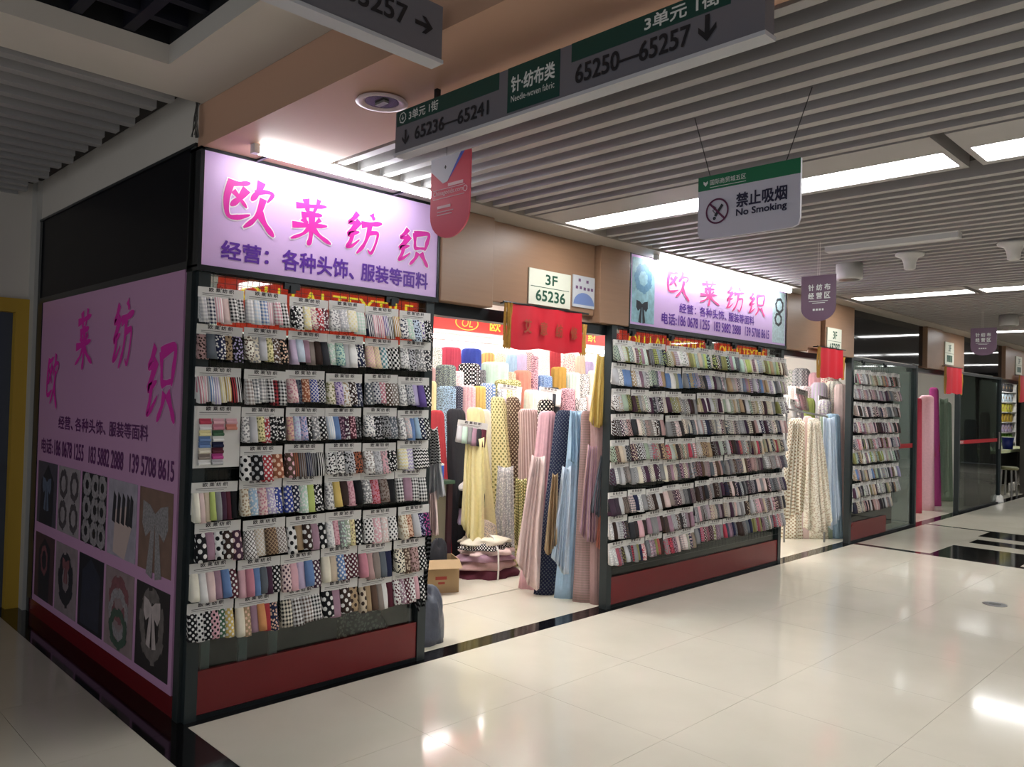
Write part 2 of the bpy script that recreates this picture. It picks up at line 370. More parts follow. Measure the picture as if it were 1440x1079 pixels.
struct(MB().box(.0, XE, YF - .1, YF, 0, 3.2).build('wall_opposite', mat('wall_opposite', '#8d857b', .7)))
struct(MB().box(XE, XE + .1, YF, YB, 0, 3.2).build('wall_far', mat('wall_far', '#5b5854', .7)))
struct(MB().box(10.22, 10.28, .1, YB, 0, 2.8).build('wall_partition', m_white))
struct(MB().box(14.52, 14.58, .4, YB, 0, 2.8).build('wall_partition_far', m_white))
# ---- lamps inside the shops
for i, (x, y, lx, ly) in enumerate(((1.3, 1.5, .6, .6), (2.6, 1.0, .6, .6), (4.2, 1.6, .6, .6), (5.6, 1.6, .6, .6), (7.4, 1.0, .6, .6), (8.0, 2.3, .6, .6), (11.6, .9, .6, .4), (18.4, .5, .8, .4))):
    t = thing('shop_light', 'square white light panel flush in the shop ceiling', 'light', (x, y, 2.8), 0, 'light panels in the shop ceilings')
    MB().box(-lx/2 - .02, lx/2 + .02, -ly/2 - .02, ly/2 + .02, -.02, .005).build('frame', m_alu, t)
    MB().box(-lx/2, lx/2, -ly/2, ly/2, -.026, -.018).build('diffuser', m_shop, t)
# ---- red header band on the back wall
hb = thing('header_band', 'red header band with yellow lettering on the white back wall', 'sign', (0, 3.19, 0))
MB().box(1.55, 8.9, -.05, 0, 2.39, 2.59).build('panel', mat('header_red', '#d8281f', .4), hb)
m_yel = mat('letter_yellow', '#f6cf3a', .5, emit=.9)
mb = MB()
def hx(u, v=450): return on(1, 3.14, u, v).x
lines(hb, mat('header_gold', '#f0c83c', .45), -.053, [('欧', hx(689), 2.425, hx(704) - hx(689), .12, .03)] + [(c, hx(689) + .62 * (k + 1), 2.425, .16, .12, .03) for k, c in enumerate('莱纺织')], 'character')
a0, a1 = hx(640), hx(673); cx = (a0 + a1) / 2
mb = MB(); put_text(mb, 'OL', cx - .09, 2.44, .18, .1, -.053, .0, shear=.2)
for k in range(32):
    t0, t1 = 2*PI*k/32, 2*PI*(k+1)/32; A, B = (a1 - a0) / 2, .088
    mb.quad(*[(cx + A*q*math.cos(t), -.053, 2.49 + B*q*math.sin(t)) for q, t in ((1, t0), (1, t1), (.9, t1), (.9, t0))])
mb.build('emblem', mat('header_gold', '#f0c83c', .45), hb)
m_hr2 = mat('header_red2', '#d83a22', .4, emit=.5)
def neon(x0, x1, y, z0, z1, tx0, tx1, tz0, tz1, label):
    t = thing('neon_sign', label, 'sign', (0, y, 0)); MB().box(x0, x1, -.03, 0, z0, z1).build('panel', m_hr2, t)
    put_text(MB(), 'OU LAI TEXTILE', tx0, tz0, tx1 - tx0, tz1 - tz0, -.033, .012).build('lettering', m_yel, t)
    for q in (x0 + .1, x1 - .12): MB().box(q, q + .02, -.02, 0, z1, 2.8).build('hanger', m_metal, t)
q0, q1 = on(1, .5, 335, 405), on(1, .5, 577, 432)
neon(q0.x - .12, q1.x + .12, .5, 1.95, 2.32, q0.x, q1.x, 2.12, 2.225, 'red lit sign lettered OU LAI TEXTILE behind the corner rack')
q0, q1 = on(1, .5, 880, 475), on(1, .5, 985, 490)
neon(q0.x - .1, q1.x + .05, .5, 2.02, 2.32, q0.x, q1.x, 2.12, 2.22, 'red lit sign lettered OU LAI TEXTILE behind the wide rack near the bolts')
q0, q1 = on(1, .5, 1008, 490), on(1, .5, 1072, 500)
neon(q0.x - .05, q1.x + .05, .5, 2.02, 2.32, q0.x, q1.x, 2.12, 2.22, 'red lit sign lettered OU LAI TEXTILE behind the wide rack far half')
wt = thing('tube_lamp', 'long white tube lamp along the back wall under the red header band', 'light', (0, 3.12, 2.3))
MB().tube([(1.6, 0, 0), (8.9, 0, 0)], .022, 10).build('tube', m_shop, wt); MB().box(1.6, 8.9, .02, .08, -.02, .03).build('housing', m_alu, wt)
# ================================================================ shopfront frames
def shopfront(x0, x1, label, kick=True, glass_name='glass_clear', tint='#c4d0ce', nposts=(), rail_z=2.178, kick_x1=None):
    t = thing('shopfront_frame', label, 'shopfront', (x0, 0, 0)); w = x1 - x0
    for a in (0, w - .06) + tuple(nposts): MB().box(a, a + .06, -.035, .035, 0, 2.215).build('post', m_frame2, t)
    MB().box(.06, w - .06, -.03, .03, rail_z, 2.215).build('top_rail', m_metal, t)
    MB().box(.06, w - .06, -.03, .03, 0, .022).build('bottom_rail', m_metal, t)
    MB().box(.06, w - .06, -.004, .004, .022, rail_z).build('glass_pane', glass(glass_name, tint), t)
    if kick: MB().box(.062, (kick_x1 or w - .062), -.026, -.006, .024, .235).build('kick_panel', m_red, t)
    return t
f1 = shopfront(.0, 1.47, 'black framed glass shopfront bay under the large lilac sign')
for a in (.1, .3, .47): MB().box(a, a + .045, .03, .05, .05, 1.0).build('shelf_upright', m_alu, f1)
MB().box(.07, .9, .055, .065, .0, .62).build('backing_board', mat('board_grey', '#2b2d30', .6), f1); MB().box(.9, 1.4, .34, .35, .0, .62).build('backing_board', mat('board_grey', '#2b2d30', .6), f1); MB().box(1.38, 1.4, .035, .34, .0, .62).build('backing_board', mat('board_grey', '#2b2d30', .6), f1); MB().box(.07, 1.4, .02, .35, .6, .62).build('low_shelf', mat('board_grey', '#2b2d30', .6), f1)
f2 = shopfront(3.25, 6.13, 'black framed glass shopfront bay under the narrower lilac sign')
f3 = shopfront(7.86, 10.15, 'black framed glass shopfront bay with sample rack and red glass strip', kick_x1=1.2)
f4 = shopfront(12.05, 14.5, 'black framed plain glass shopfront bay past the pink fabric roll', kick=False, glass_name='glass_grey', tint='#aab5b2')
for f, xs in ((f1, (.45, 1.1)), (f2, (.2, .75, 1.35, 1.8, 2.3)), (f3, (.3, 1.0))):
    for a in xs: MB().box(a, a + .09, -.05, -.03, 2.15, 2.185).box(a + .03, a + .06, -.06, -.03, 2.13, 2.17).build('clamp', m_metal, f)
m_bd = mat('board_grey', '#2b2d30', .6)
MB().box(.07, 1.4, .012, .02, .62, 1.9).build('backing_board', m_bd, f1); MB().box(.07, 2.8, .012, .02, .1, 2.04).build('backing_board', m_bd, f2); MB().box(.07, 1.5, .012, .02, .1, 2.0).build('backing_board', m_bd, f3)
for f, xa, xb in ((f3, 1.55, 2.2), (f4, .1, 2.3)):
    MB().box(xa, xb, -.0065, -.0045, 1.08, 1.14).build('safety_band', mat('band_red', '#b0202c', .4), f)
mb = MB(); put_text(mb, '推拉', .15, 1.09, .18, .04, -.0075, .01); mb.build('lettering', m_white, f4)
for k in range(2): MB().tube([(2.25 - .0, -.05, .95 + .0), (2.25, -.05, 1.25)], .012).build('door_handle', mat('steel', '#9a9a9a', .3, metal=1), f4) if k == 0 else None
# ---- side of the stall (faces the corridor)
sf = thing('side_shopfront', 'dark framed side wall of the corner stall with glossy black upper panel', 'shopfront', (0, 0, 0), FACE_X)
MB().box(-.06, .0, -.02, .06, 0, 2.8).build('post', m_frame2, sf); MB().box(-2.66, -2.6, -.02, .012, 0, 2.815).build('post', m_metal, sf)
MB().box(-2.6, -.06, -.014, .012, 2.24, 2.80).build('dark_panel', mat('side_black', '#05050d', .35, spec=.1), sf)
MB().box(-2.6, -.06, -.022, .012, 2.2, 2.24).box(-2.66, .0, -.024, .012, 2.8, 2.815).build('rail', m_metal, sf)
MB().box(-2.6, -.06, -.014, .012, .0, .11).build('kick_panel', m_red, sf)
# ================================================================ fascia above the openings
def fascia(x0, x1, z0, y, label, z1=2.79, m=m_wood):
    o = MB()
    o.box(x0, x1, y, .14, z0, z1)
    e = o.build('fascia_box', m); tag(e, label, 'fascia', 'brown laminate fascia boxes')
    md = e.modifiers.new('b', 'BEVEL'); md.width = .006; md.segments = 2
    return e
fascia(1.49, 1.935, 2.2, -.07, 'brown laminate fascia box beside the large lilac sign')
fascia(1.95, 3.05, 2.25, -.01, 'wide brown laminate fascia board carrying the 65236 plate')
fascia(3.06, 3.43, 2.2, -.06, 'brown laminate fascia box beside the narrower lilac sign')
fascia(6.14, 6.62, 2.2, -.06, 'brown laminate fascia box at the far end of narrower lilac sign')
fascia(6.64, 7.05, 2.25, -.01, 'narrow brown fascia board behind the small purple tag')
fascia(7.06, 7.86, 2.2, -.06, 'brown fascia board carrying the small second number plate')
fascia(10.45, 11.1, 2.2, -.06, 'brown fascia box beyond the long black fascia')
fascia(11.12, 12.35, 2.2, -.01, 'brown fascia board carrying the third number plate')
fascia(14.62, 15.0, 2.2, -.06, 'narrow brown fascia box beyond the second black fascia')
fascia(15.02, 16.6, 2.2, -.01, 'brown fascia board above the far doorway with white shelf')
tag(MB().box(7.88, 10.43, .0, .14, 2.23, 2.79).build('black_fascia', m_gb), 'long glossy black fascia above the sample rack glass', 'fascia')
tag(MB().box(12.37, 14.6, .0, .14, 2.23, 2.79).build('black_fascia', m_gb), 'glossy black fascia above the plain glass bay', 'fascia')
tag(MB().box(16.62, XE, .0, .14, 0.0, 2.79).build('closed_front', mat('closed_front', '#3f3b38', .4)), 'dark closed shopfront at the far end of the aisle', 'shopfront')
tag(MB().box(1.47, 3.25, .02, .12, 2.12, 2.2).build('lintel', m_metal), 'black lintel over the doorway full of fabric bolts', 'lintel')
tag(MB().box(6.13, 7.86, .02, .12, 2.14, 2.2).build('lintel', m_metal), 'black lintel over the doorway with draped cream cloths', 'lintel')
tag(MB().box(10.15, 12.05, .02, .12, 2.14, 2.2).build('lintel', m_metal), 'black lintel over the doorway with the pink roll', 'lintel')
tag(MB().box(14.5, 16.62, .02, .12, 2.14, 2.2).build('lintel', m_metal), 'black lintel over the doorway with the white shelf', 'lintel')
# ================================================================ shop signs
m_lilac = mat('sign_lilac', '#d6b4e6', .45)
m_pinkp = mat('sign_pink', '#c592b8', .4, noise=.04, nscale=1.5)
m_mag = mat('print_magenta', '#d818a0', .5); m_pur = mat('print_purple', '#5a1f9c', .5); m_pw = mat('print_white', '#f4eef6', .5)
m_wine = m_mag; m_winek = mat('print_plum', '#5c1c5e', .5)
LINE2 = '经营：各种头饰、服装等面料'
def brush_set(parent, items, y, m_in, m_out, thick=.064, grow=.022):
    for ch, x, z, w, h, sh in items:
        b = put_brush(MB(), ch, x, z, w, h, y - .0016, thick, sh).build('brush_character', m_in, parent)
        put_brush(MB(), ch, x, z, w, h, y, thick, sh, grow).build('letter_outline', m_out, b)
s1 = thing('shop_sign', 'large lilac shop sign with four magenta brush characters above the corner rack', 'sign', (0, -.03, 2.215))
MB().box(.0, 1.47, -.02, .1, 0, .56).build('panel', m_lilac, s1)
MB().box(-.02, .0, -.026, .1, -.01, .575).box(1.47, 1.485, -.026, .1, -.01, .575).box(-.02, 1.485, -.026, .1, .56, .575).box(-.02, 1.485, -.03, .1, -.03, -.0).build('frame', m_metal, s1)
brush_set(s1, [('欧', .1, .2, .27, .265, .02), ('莱', .46, .185, .25, .25, .04), ('纺', .8, .185, .24, .24, .06), ('织', 1.16, .17, .23, .225, .06)], -.022, m_mag, m_pw)
lines(s1, m_pur, -.0225, [(LINE2[:3], .1, .045, .25, .09, .035), ('各种头饰、', .43, .035, .44, .105, .03), ('服装等面料', .92, .04, .48, .098, .03)])
s2 = thing('shop_sign', 'narrower lilac shop sign with phone numbers and picture strips at both ends', 'sign', (3.45, -.03, 2.225))
MB().box(.0, 2.66, -.02, .1, 0, .56).build('panel', m_lilac, s2)
MB().box(-.015, .0, -.026, .1, -.01, .575).box(2.66, 2.675, -.026, .1, -.01, .575).box(-.015, 2.675, -.026, .1, .56, .575).box(-.015, 2.675, -.03, .1, -.035, -.0).build('frame', m_metal, s2)
brush_set(s2, [('欧', .5, .27, .34, .24, 0), ('莱', 1.0, .26, .34, .23, .03), ('纺', 1.46, .25, .34, .24, .03), ('织', 1.88, .25, .32, .23, .03)], -.022, mat('print_pink', '#d83a86', .5), m_pw, .058, .012)
lines(s2, m_pur, -.0225, [('经营：', .7, .158, .26, .08, .025), ('各种头饰、', 1.02, .155, .46, .085, .025), ('服装等面料', 1.52, .155, .48, .085, .025)]); lines(s2, m_pur, -.0225, [('电话:', .44, .04, .22, .095, .03), ('186 0678 1255', .69, .045, .5, .085, .03), ('183 5882 2888', 1.27, .045, .48, .085, .03), ('139 5708 8615', 1.83, .045, .48, .085, .03)])
m_im1 = mat('picture_teal', '#8fb8c4', .5, noise=.5, nscale=25); m_im2 = mat('picture_pale', '#b7cfd6', .5, noise=.5, nscale=40)
MB().box(.02, .33, -.0215, -.02, .02, .54).build('picture_strip', m_im1, s2); MB().box(2.38, 2.65, -.0215, -.02, .02, .54).build('picture_strip', m_im2, s2)
def bow(mb, cx, cz, s, y, tails=True):
    for k in (-1, 1):
        p = [(cx, cz - .08*s), (cx + k*.35*s, cz - .3*s), (cx + k*.5*s, cz - .1*s), (cx + k*.48*s, cz + .25*s), (cx + k*.2*s, cz + .2*s), (cx, cz + .08*s)]
        if k < 0: p = p[::-1]
        mb.poly([(a, y, b) for a, b in p])
        if tails:
            p = [(cx, cz), (cx + k*.06*s, cz - .9*s), (cx + k*.3*s, cz - .85*s), (cx + k*.12*s, cz)]
            if k < 0: p = p[::-1]
            mb.poly([(a, y - .0002, b) for a, b in p])
    return mb
def ring(mb, cx, cz, rx, rz, y, th=.35, n=20):
    for k in range(n):
        a, b = 2*PI*k/n, 2*PI*(k+1)/n; wv = 1 + .06*math.sin(7*a)
        mb.quad(*[(cx + rx*q*math.cos(t)*wv, y, cz + rz*q*math.sin(t)*wv) for q, t in ((1, a), (1, b), (1-th, b), (1-th, a))][::-1])
    return mb
m_ink = mat('print_ink', '#20242c', .5)
bow(MB(), .16, .16, .16, -.0225).build('picture_bow', m_ink, s2); ring(MB(), .17, .38, .12, .12, -.0225, .5).build('picture_ring', mat('picture_blue', '#5f8fae', .5, noise=.4, nscale=40), s2)
ring(MB(), 2.52, .4, .09, .08, -.0225).build('picture_ring', m_ink, s2); ring(MB(), 2.5, .26, .08, .07, -.0225, .4).build('picture_ring', m_ink, s2)
# side sign
ss = thing('side_sign', 'tall pink sign with curved brush characters and ten hair accessory pictures', 'sign', (-.016, 0, 0), FACE_X)
MB().box(-2.5, -.075, -.008, .002, .11, 2.2).build('panel', m_pinkp, ss)
MB().box(-2.6, -2.5, -.014, .004, .11, 2.2).build('edge_frame', m_metal, ss)
brush_set(ss, [('欧', -2.35, 1.47, .26, .36, .1), ('莱', -1.74, 1.72, .33, .37, .05), ('纺', -1.06, 1.72, .33, .38, .02), ('织', -.52, 1.43, .38, .42, .0)], -.0095, m_wine, mat('print_rose', '#d9a6cc', .5), .064, .012)
lines(ss, m_winek, -.0098, [('经营、', -2.03, 1.33, .3, .085, .025), ('各种头饰、', -1.68, 1.33, .56, .085, .025), ('服装等面料', -1.06, 1.33, .59, .085, .025)]); lines(ss, m_winek, -.0098, [('电话:', -2.4, 1.15, .26, .1, .03), ('186 0678 1255', -2.1, 1.15, .6, .1, .03), ('183 5882 2888', -1.4, 1.15, .58, .1, .03), ('139 5708 8615', -.72, 1.15, .6, .1, .03)])
PB = ['#4a4450', '#9a8f92', '#1c1a20', '#a39aa6', '#7a5d50', '#4c3238', '#8c7c80', '#17161f', '#8f7a7c', '#1d181c']
for i in range(10):
    r, k = divmod(i, 5); x0 = -2.45 + .475 * k; z0 = .665 if r == 0 else .155; h = .425 if r == 0 else .44; w = .435
    ph = MB().box(x0, x0 + w, -.0105, -.008, z0, z0 + h).build('picture', mat('picture_ground_%d' % i, PB[i], .45, noise=.35, nscale=14), ss)
    cx, cz, y = x0 + w / 2, z0 + h / 2, -.0112
    A, B2, B3 = mat('pic_a', '#26242c', .5, noise=.5, nscale=50), mat('pic_b', '#938b8e', .5, noise=.6, nscale=60), mat('pic_c', '#7d4a50', .5, noise=.4, nscale=30)
    if i == 0:
        MB().poly([(cx - .16, y, z0), (cx + .14, y, z0), (cx + .16, y, z0 + .3), (cx + .02, y, z0 + .41), (cx - .13, y, z0 + .3)]).build('hair', A, ph); bow(MB(), cx, cz + .06, .2, y - .0005).build('bow', mat('pic_d', '#5b6478', .5, noise=.4, nscale=30), ph)
    elif i == 1:
        mb = MB(); [ring(mb, cx + a, cz + b, .085, .095, y, .45) for a in (-.11, .11) for b in (-.1, .1)]; mb.build('scrunchies', mat('pic_e', '#4c4448', .5, noise=.6, nscale=50), ph)
    elif i == 2:
        mb = MB(); [ring(mb, cx + a, cz + b, .075, .075, y, .6) for a in (-.12, .03, .15) for b in (-.14, 0, .14)]; mb.build('scrunchies', B2, ph)
    elif i == 3:
        MB().poly([(cx - .12, y, z0 + .02), (cx + .06, y, z0), (cx + .16, y, z0 + .2), (cx + .1, y, z0 + .3), (cx - .1, y, z0 + .26)]).build('hand', mat('pic_f', '#c2aaa4', .5), ph)
        mb = MB(); [mb.poly([(cx + a, y - .0004, cz - .02), (cx + a + .05, y - .0004, cz - .03), (cx + a + .06, y - .0004, cz + .12), (cx + a + .02, y - .0004, cz + .15)]) for a in (-.15, -.08, -.01, .06, .11)]; mb.build('hair_claws', A, ph)
    elif i == 4:
        bow(MB(), cx, cz + .06, .34, y).build('bow', mat('pic_g', '#8d8788', .5, noise=.9, nscale=80), ph)
    elif i == 5:
        MB().poly([(cx - .12, y, z0), (cx + .12, y, z0), (cx + .13, y, z0 + .36), (cx, y, z0 + .42), (cx - .13, y, z0 + .33)]).build('hair', A, ph); ring(MB(), cx, cz + .05, .08, .1, y - .0005).build('rose_tie', B3, ph)
    elif i == 6: ring(MB(), cx, cz, .15, .17, y, .55).build('hair_bun', A, ph); bow(MB(), cx, cz + .1, .14, y - .0005).build('bow', B3, ph)
    elif i == 7: MB().poly([(cx - .17, y, z0 + .02), (cx + .16, y, z0 + .02), (cx + .17, y, z0 + .34), (cx, y, z0 + .43), (cx - .15, y, z0 + .34)]).build('hair', mat('pic_h', '#26283a', .4, noise=.5, nscale=20), ph)
    elif i == 8:
        ring(MB(), cx, cz + .06, .15, .13, y, .5).build('headband', B3, ph); ring(MB(), cx, cz - .02, .15, .14, y - .0004, .35).build('headband', B2, ph); ring(MB(), cx, cz - .1, .14, .11, y - .0008, .4).build('headband', mat('pic_i', '#3e5245', .5, noise=.4, nscale=40), ph)
    else: ring(MB(), cx, cz + .02, .16, .19, y, .4).build('hair', mat('pic_j', '#6b625f', .5, noise=.6, nscale=25), ph); bow(MB(), cx, cz + .1, .22, y - .0005).build('bow', mat('pic_k', '#b9aaa8', .4, noise=.4, nscale=20), ph)
# tube lamps over the signs, held out on arms
def tube_lamp(x0, x1, y, label, z=2.765):
    t = thing('tube_lamp', label, 'light', ((x0 + x1) / 2, y, z)); L = (x1 - x0) / 2
    MB().tube([(-L, 0, 0), (L, 0, 0)], .021, 10).build('tube', m_tube, t)
    MB().box(-L - .02, L + .02, -.012, .012, .012, .024).box(-L - .03, -L, -.02, .02, -.02, .024).box(L, L + .03, -.02, .02, -.02, .024).build('housing', m_alu, t)
    for q in (-L * .8, L * .8): MB().box(q - .008, q + .008, .0, -y - .05, .012, .022).build('arm', m_metal, t)
p, q = on(2, 2.765, 366, 210), on(2, 2.765, 604, 275); tube_lamp(p.x, q.x, (p.y + q.y) / 2, 'bright tube lamp mounted above the large lilac sign')
p, q = on(2, 2.765, 922, 363), on(2, 2.765, 1113, 409); tube_lamp(p.x, q.x, (p.y + q.y) / 2, 'bright tube lamp mounted above the narrower lilac sign')
# ================================================================ hanging boards and tags
m_bgrey = mat('board_face', '#6f6d74', .45); m_bgreen = mat('board_green', '#0f4038', .45); m_blet = mat('board_letter', '#1a1a20', .5); m_blw = mat('board_letter_white', '#d9dcd8', .5)
b2 = thing('direction_board', 'long grey hanging direction board with green strips and stall numbers', 'sign', (.27, -1.23, 2.58), FACE_X)
W = 1.6; H = .165
MB().box(0, W, 0, .05, 0, H).build('panel', m_bgrey, b2); MB().box(-.004, W + .004, -.004, .054, -.012, 0).build('edge_rail', mat('alu_edge', '#c4c4c8', .4), b2)
MB().box(.01, .6, -.002, 0, .105, H).box(.935, 1.5, -.002, 0, .105, H).box(.645, .885, -.002, 0, .01, H).build('green_strip', m_bgreen, b2)
lines(b2, m_blet, -.003, [('65236—65241', .13, .03, .42, .05, .03), ('65250—65257', .955, .03, .42, .058, .03)])
def arrow(mb, cx, cz, s, y, right=False):
    pts = [((-.1, .5), (-.1, -.15), (-.38, .12), (-.38, -.1), (0, -.5), (.38, -.1), (.38, .12), (.1, -.15), (.1, .5))]
    P = pts[0]
    q = [((-b, a) if right else (a, b)) for a, b in P]
    # split in simple convex pieces
    def pc(ii): mb.poly([(cx + q[i][0]*s, y, cz + q[i][1]*s) for i in ii])
    pc((0, 1, 7, 8)); pc((2, 3, 4, 1)); pc((1, 4, 7)); pc((7, 4, 5, 6))
mb = MB(); arrow(mb, .07, .052, .06, -.003); mb.build('arrow', m_blet, b2); mb = MB(); arrow(mb, 1.43, .06, .075, -.003); mb.build('arrow', m_blet, b2)
lines(b2, m_blw, -.004, [('3单元 1街', .09, .115, .18, .038, .02), ('3单元 1街', 1.22, .115, .25, .042, .03), ('针·纺布类', .665, .075, .2, .055, .03), ('Needle-woven fabric', .665, .042, .2, .022, 0)])
mb = MB(); ring(mb, .05, .134, .022, .022, -.004, .2); arrow(mb, .05, .134, .02, -.004); mb.build('emblem', m_blw, b2)
for a in (.22, 1.5): MB().box(a, a + .018, .016, .034, H, .215).build('hanger_rod', m_metal, b2)
b1 = thing('direction_board', 'grey hanging board with number ending 257 and right pointing arrow', 'sign', (-.05, -1.9, 2.665))
MB().box(-1.6, 0, 0, .05, 0, .17).build('panel', m_bgrey, b1); MB().box(-1.604, .004, -.004, .054, -.012, 0).build('edge_rail', MC['alu_edge'], b1)
lines(b1, m_blet, -.003, [('65257', -.36, .06, .22, .06, .03)]); mb = MB(); arrow(mb, -.075, .085, .07, -.003, True); mb.build('arrow', m_blet, b1)
for a in (-1.4, -.2): MB().box(a, a + .018, .016, .034, .17, .336).build('hanger_rod', m_metal, b1)
ns = thing('no_smoking_sign', 'white hanging no smoking sign with green top strip', 'sign', (1.2, -2.06, 2.275), FACE_X)
W, H = .437, .258
o = MB(); pts = [(.0, .03), (.008, .008), (.03, 0), (W - .03, 0), (W - .008, .008), (W, .03), (W, H), (0, H)]
o.prism(pts, 0, .012); o.build('panel', mat('sign_greywhite', '#c9c6d2', .4), ns)
MB().box(0, W, -.0015, .0, H - .058, H).build('green_strip', mat('sign_green', '#0f6b45', .45), ns)
lines(ns, mat('sign_ink', '#1c1838', .5), -.002, [('禁止吸烟', .175, .11, .21, .055, .035), ('No Smoking', .175, .068, .21, .034, .035)])
mb = MB(); put_text(mb, '国际商贸城五区', .055, H - .04, .16, .022, -.003, .006)
mb.poly([(.035, -.003, H - .042), (.045, -.003, H - .03), (.045, -.003, H - .02), (.035, -.003, H - .026), (.025, -.003, H - .02), (.025, -.003, H - .03)]); mb.box(.055, .215, -.003, -.002, H - .05, H - .048); mb.build('white_lettering', m_blw, ns)
m_nsp = mat('sign_plum', '#5a1440', .5)
mb = MB(); ring2 = lambda cx, cz, R, y, th, n=36: [mb.quad(*[(cx + R*q*math.cos(t), y, cz + R*q*math.sin(t)) for q, t in ((1, 2*PI*k/n), (1-th, 2*PI*k/n), (1-th, 2*PI*(k+1)/n), (1, 2*PI*(k+1)/n))]) for k in range(n)]
ring2(.09, .108, .052, -.003, .14)
c, s = math.cos(-PI/4), math.sin(-PI/4)
mb.quad(*[(.09 + a*c - b*s, -.0034, .108 + a*s + b*c) for a, b in ((-.05, -.004), (.05, -.004), (.05, .004), (-.05, .004))]); mb.build('prohibition_ring', m_nsp, ns)
mb = MB(); c, s = math.cos(PI/3.4), math.sin(PI/3.4)
mb.quad(*[(.092 + a*c - b*s, -.0026, .103 + a*s + b*c) for a, b in ((-.018, -.006), (.036, -.006), (.036, .006), (-.018, .006))])
ring2(.078, .08, .007, -.0026, .9, 12); mb.tube([(.08, -.003, .1), (.07, -.003, .112), (.085, -.003, .122), (.07, -.003, .132)], .0016, 5); mb.build('cigarette', m_ink, ns)
m_cord = mat('cord', '#3a3836', .6)
MB().tube([(.05, .006, H), (-.05, .04, .53)], .0018, 5).build('hanging_cord', m_cord, ns); MB().tube([(W - .06, .006, H), (W + .02, .04, .53)], .0018, 5).build('hanging_cord', m_cord, ns)
def tag_outline(W, H, n=8):
    return [(W * (.5 - .5 * math.cos(PI * k / (2*n))), 0 + .3 * H * (1 - math.sin(PI * k / (2*n)))) for k in range(n + 1)] + [(W * (.5 + .5 * math.sin(PI * k / (2*n))), .3 * H * (1 - math.cos(PI * k / (2*n)))) for k in range(1, n + 1)] + [(W, H), (0, H)]
rt = thing('hanging_tag', 'red hanging tag with white triangle and rounded bottom', 'sign', (.6, -1.055, 2.3), FACE_X)
W, H = .262, .365
MB().prism(tag_outline(W, H), 0, .008).build('panel', mat('tag_red', '#e0566a', .4), rt)
mb = MB(); mb.poly([(0, -.0015, H), (0, -.0015, H - .055), (.085, -.0015, H - .12), (.115, -.0015, H - .115), (.2, -.0015, H)]); mb.build('white_triangle', mat('tag_white', '#d6dae6', .4), rt)
mb = MB(); mb.quad((.115, -.001, H - .115), (.14, -.001, H - .09), (.225, -.001, H), (.2, -.001, H)); mb.build('blue_stripe', mat('tag_blue', '#5468d8', .4), rt)
mb = MB(); put_text(mb, 'Chinagoods.com', .02, .188, .2, .026, -.002, .006)
for z0, z1, a, b in ((.178, .181, .02, .23), (.218, .221, .02, .23), (.226, .24, .12, .22), (.135, .147, .05, .14), (.118, .122, .05, .16), (.105, .109, .05, .15)): mb.box(a, b, -.002, -.001, z0, z1)
ring(mb, .235, .2, .014, .014, -.002, .3); mb.build('white_lettering', mat('tag_print', '#f0c9cf', .5), rt)
mb = MB(); mb.poly([(.1, -.002, H - .06), (.107, -.002, H - .05), (.1, -.002, H - .04), (.093, -.002, H - .05)]); mb.build('emblem', m_ink, rt)
MB().tube([(.1, .004, H), (.1, .004, .51)], .0015, 5).build('hanging_cord', m_cord, rt)
for loc, W, H, lb in (((4.0, -1.2, 2.227), .257, .335, 'purple hanging tag with white characters in front of the brown fascia'), ((9.0, -.99, 2.27), .278, .33, 'second purple hanging tag further down the aisle by the dark fascia')):
    pt = thing('hanging_tag', lb, 'sign', loc, FACE_X)
    MB().prism(tag_outline(W, H), 0, .008).build('panel', mat('tag_purple', '#5d3f57', .4), pt)
    mb = MB()
    for k, ch in enumerate('针纺布经营区'): put_text(mb, ch, .055 + .06 * (k % 3), (.225 if k < 3 else .165), .042, .045, -.002, .03)
    for z, a, b in ((.145, .06, .2), (.132, .085, .18), (.078, .09, .105), (.078, .112, .128), (.078, .135, .15), (.078, .158, .17)): mb.box(a, b, -.002, -.001, z, z + (.004 if z > .1 else .014))
    mb.build('white_lettering', m_blw, pt)
    for a in (.12, .135): MB().tube([(a, .004, H), (a, .004, 2.81 - loc[2])], .0015, 5).build('hanging_cord', m_white, pt)
# number plates, red banners
m_plate = mat('plate_cream', '#cfd0c0', .35); m_pg = mat('plate_green', '#1e4d3a', .5)
for x, y, z, w, h, num, lb in ((2.32, -.012, 2.272, .44, .25, '65236', 'cream number plate reading 3F 65236 on brown fascia'), (7.08, -.062, 2.2, .38, .3, '65237', 'small cream number plate above the second red banner'), (11.35, -.012, 2.3, .42, .34, '', 'cream number plate on the third brown fascia board'), (15.5, -.012, 2.32, .45, .34, '', 'cream number plate on the far brown fascia board')):
    t = thing('number_plate', lb, 'sign', (x, y, z)); MB().box(0, w, -.012, 0, 0, h).build('plate', m_plate, t)
    mb = MB(); put_text(mb, '3F', w * .38, h * .6, w * .28, h * .28, -.014, .04)
    if num: put_text(mb, num, w * .16, h * .12, w * .7, h * .3, -.014, .04)
    else: [mb.box(w * (.2 + .13 * k), w * (.3 + .13 * k), -.014, -.013, h * .12, h * .42) for k in range(5)]
    mb.box(w * .04, w * .96, -.0135, -.012, h * .5, h * .515); mb.build('lettering', m_pg, t)
t = thing('notice_plate', 'pale notice plate with blue arc beside the 65236 plate', 'sign', (2.79, -.012, 2.3)); w, h = .25, .235
MB().box(0, w, -.01, 0, 0, h).build('plate', mat('plate_grey', '#b9bcc0', .35), t)
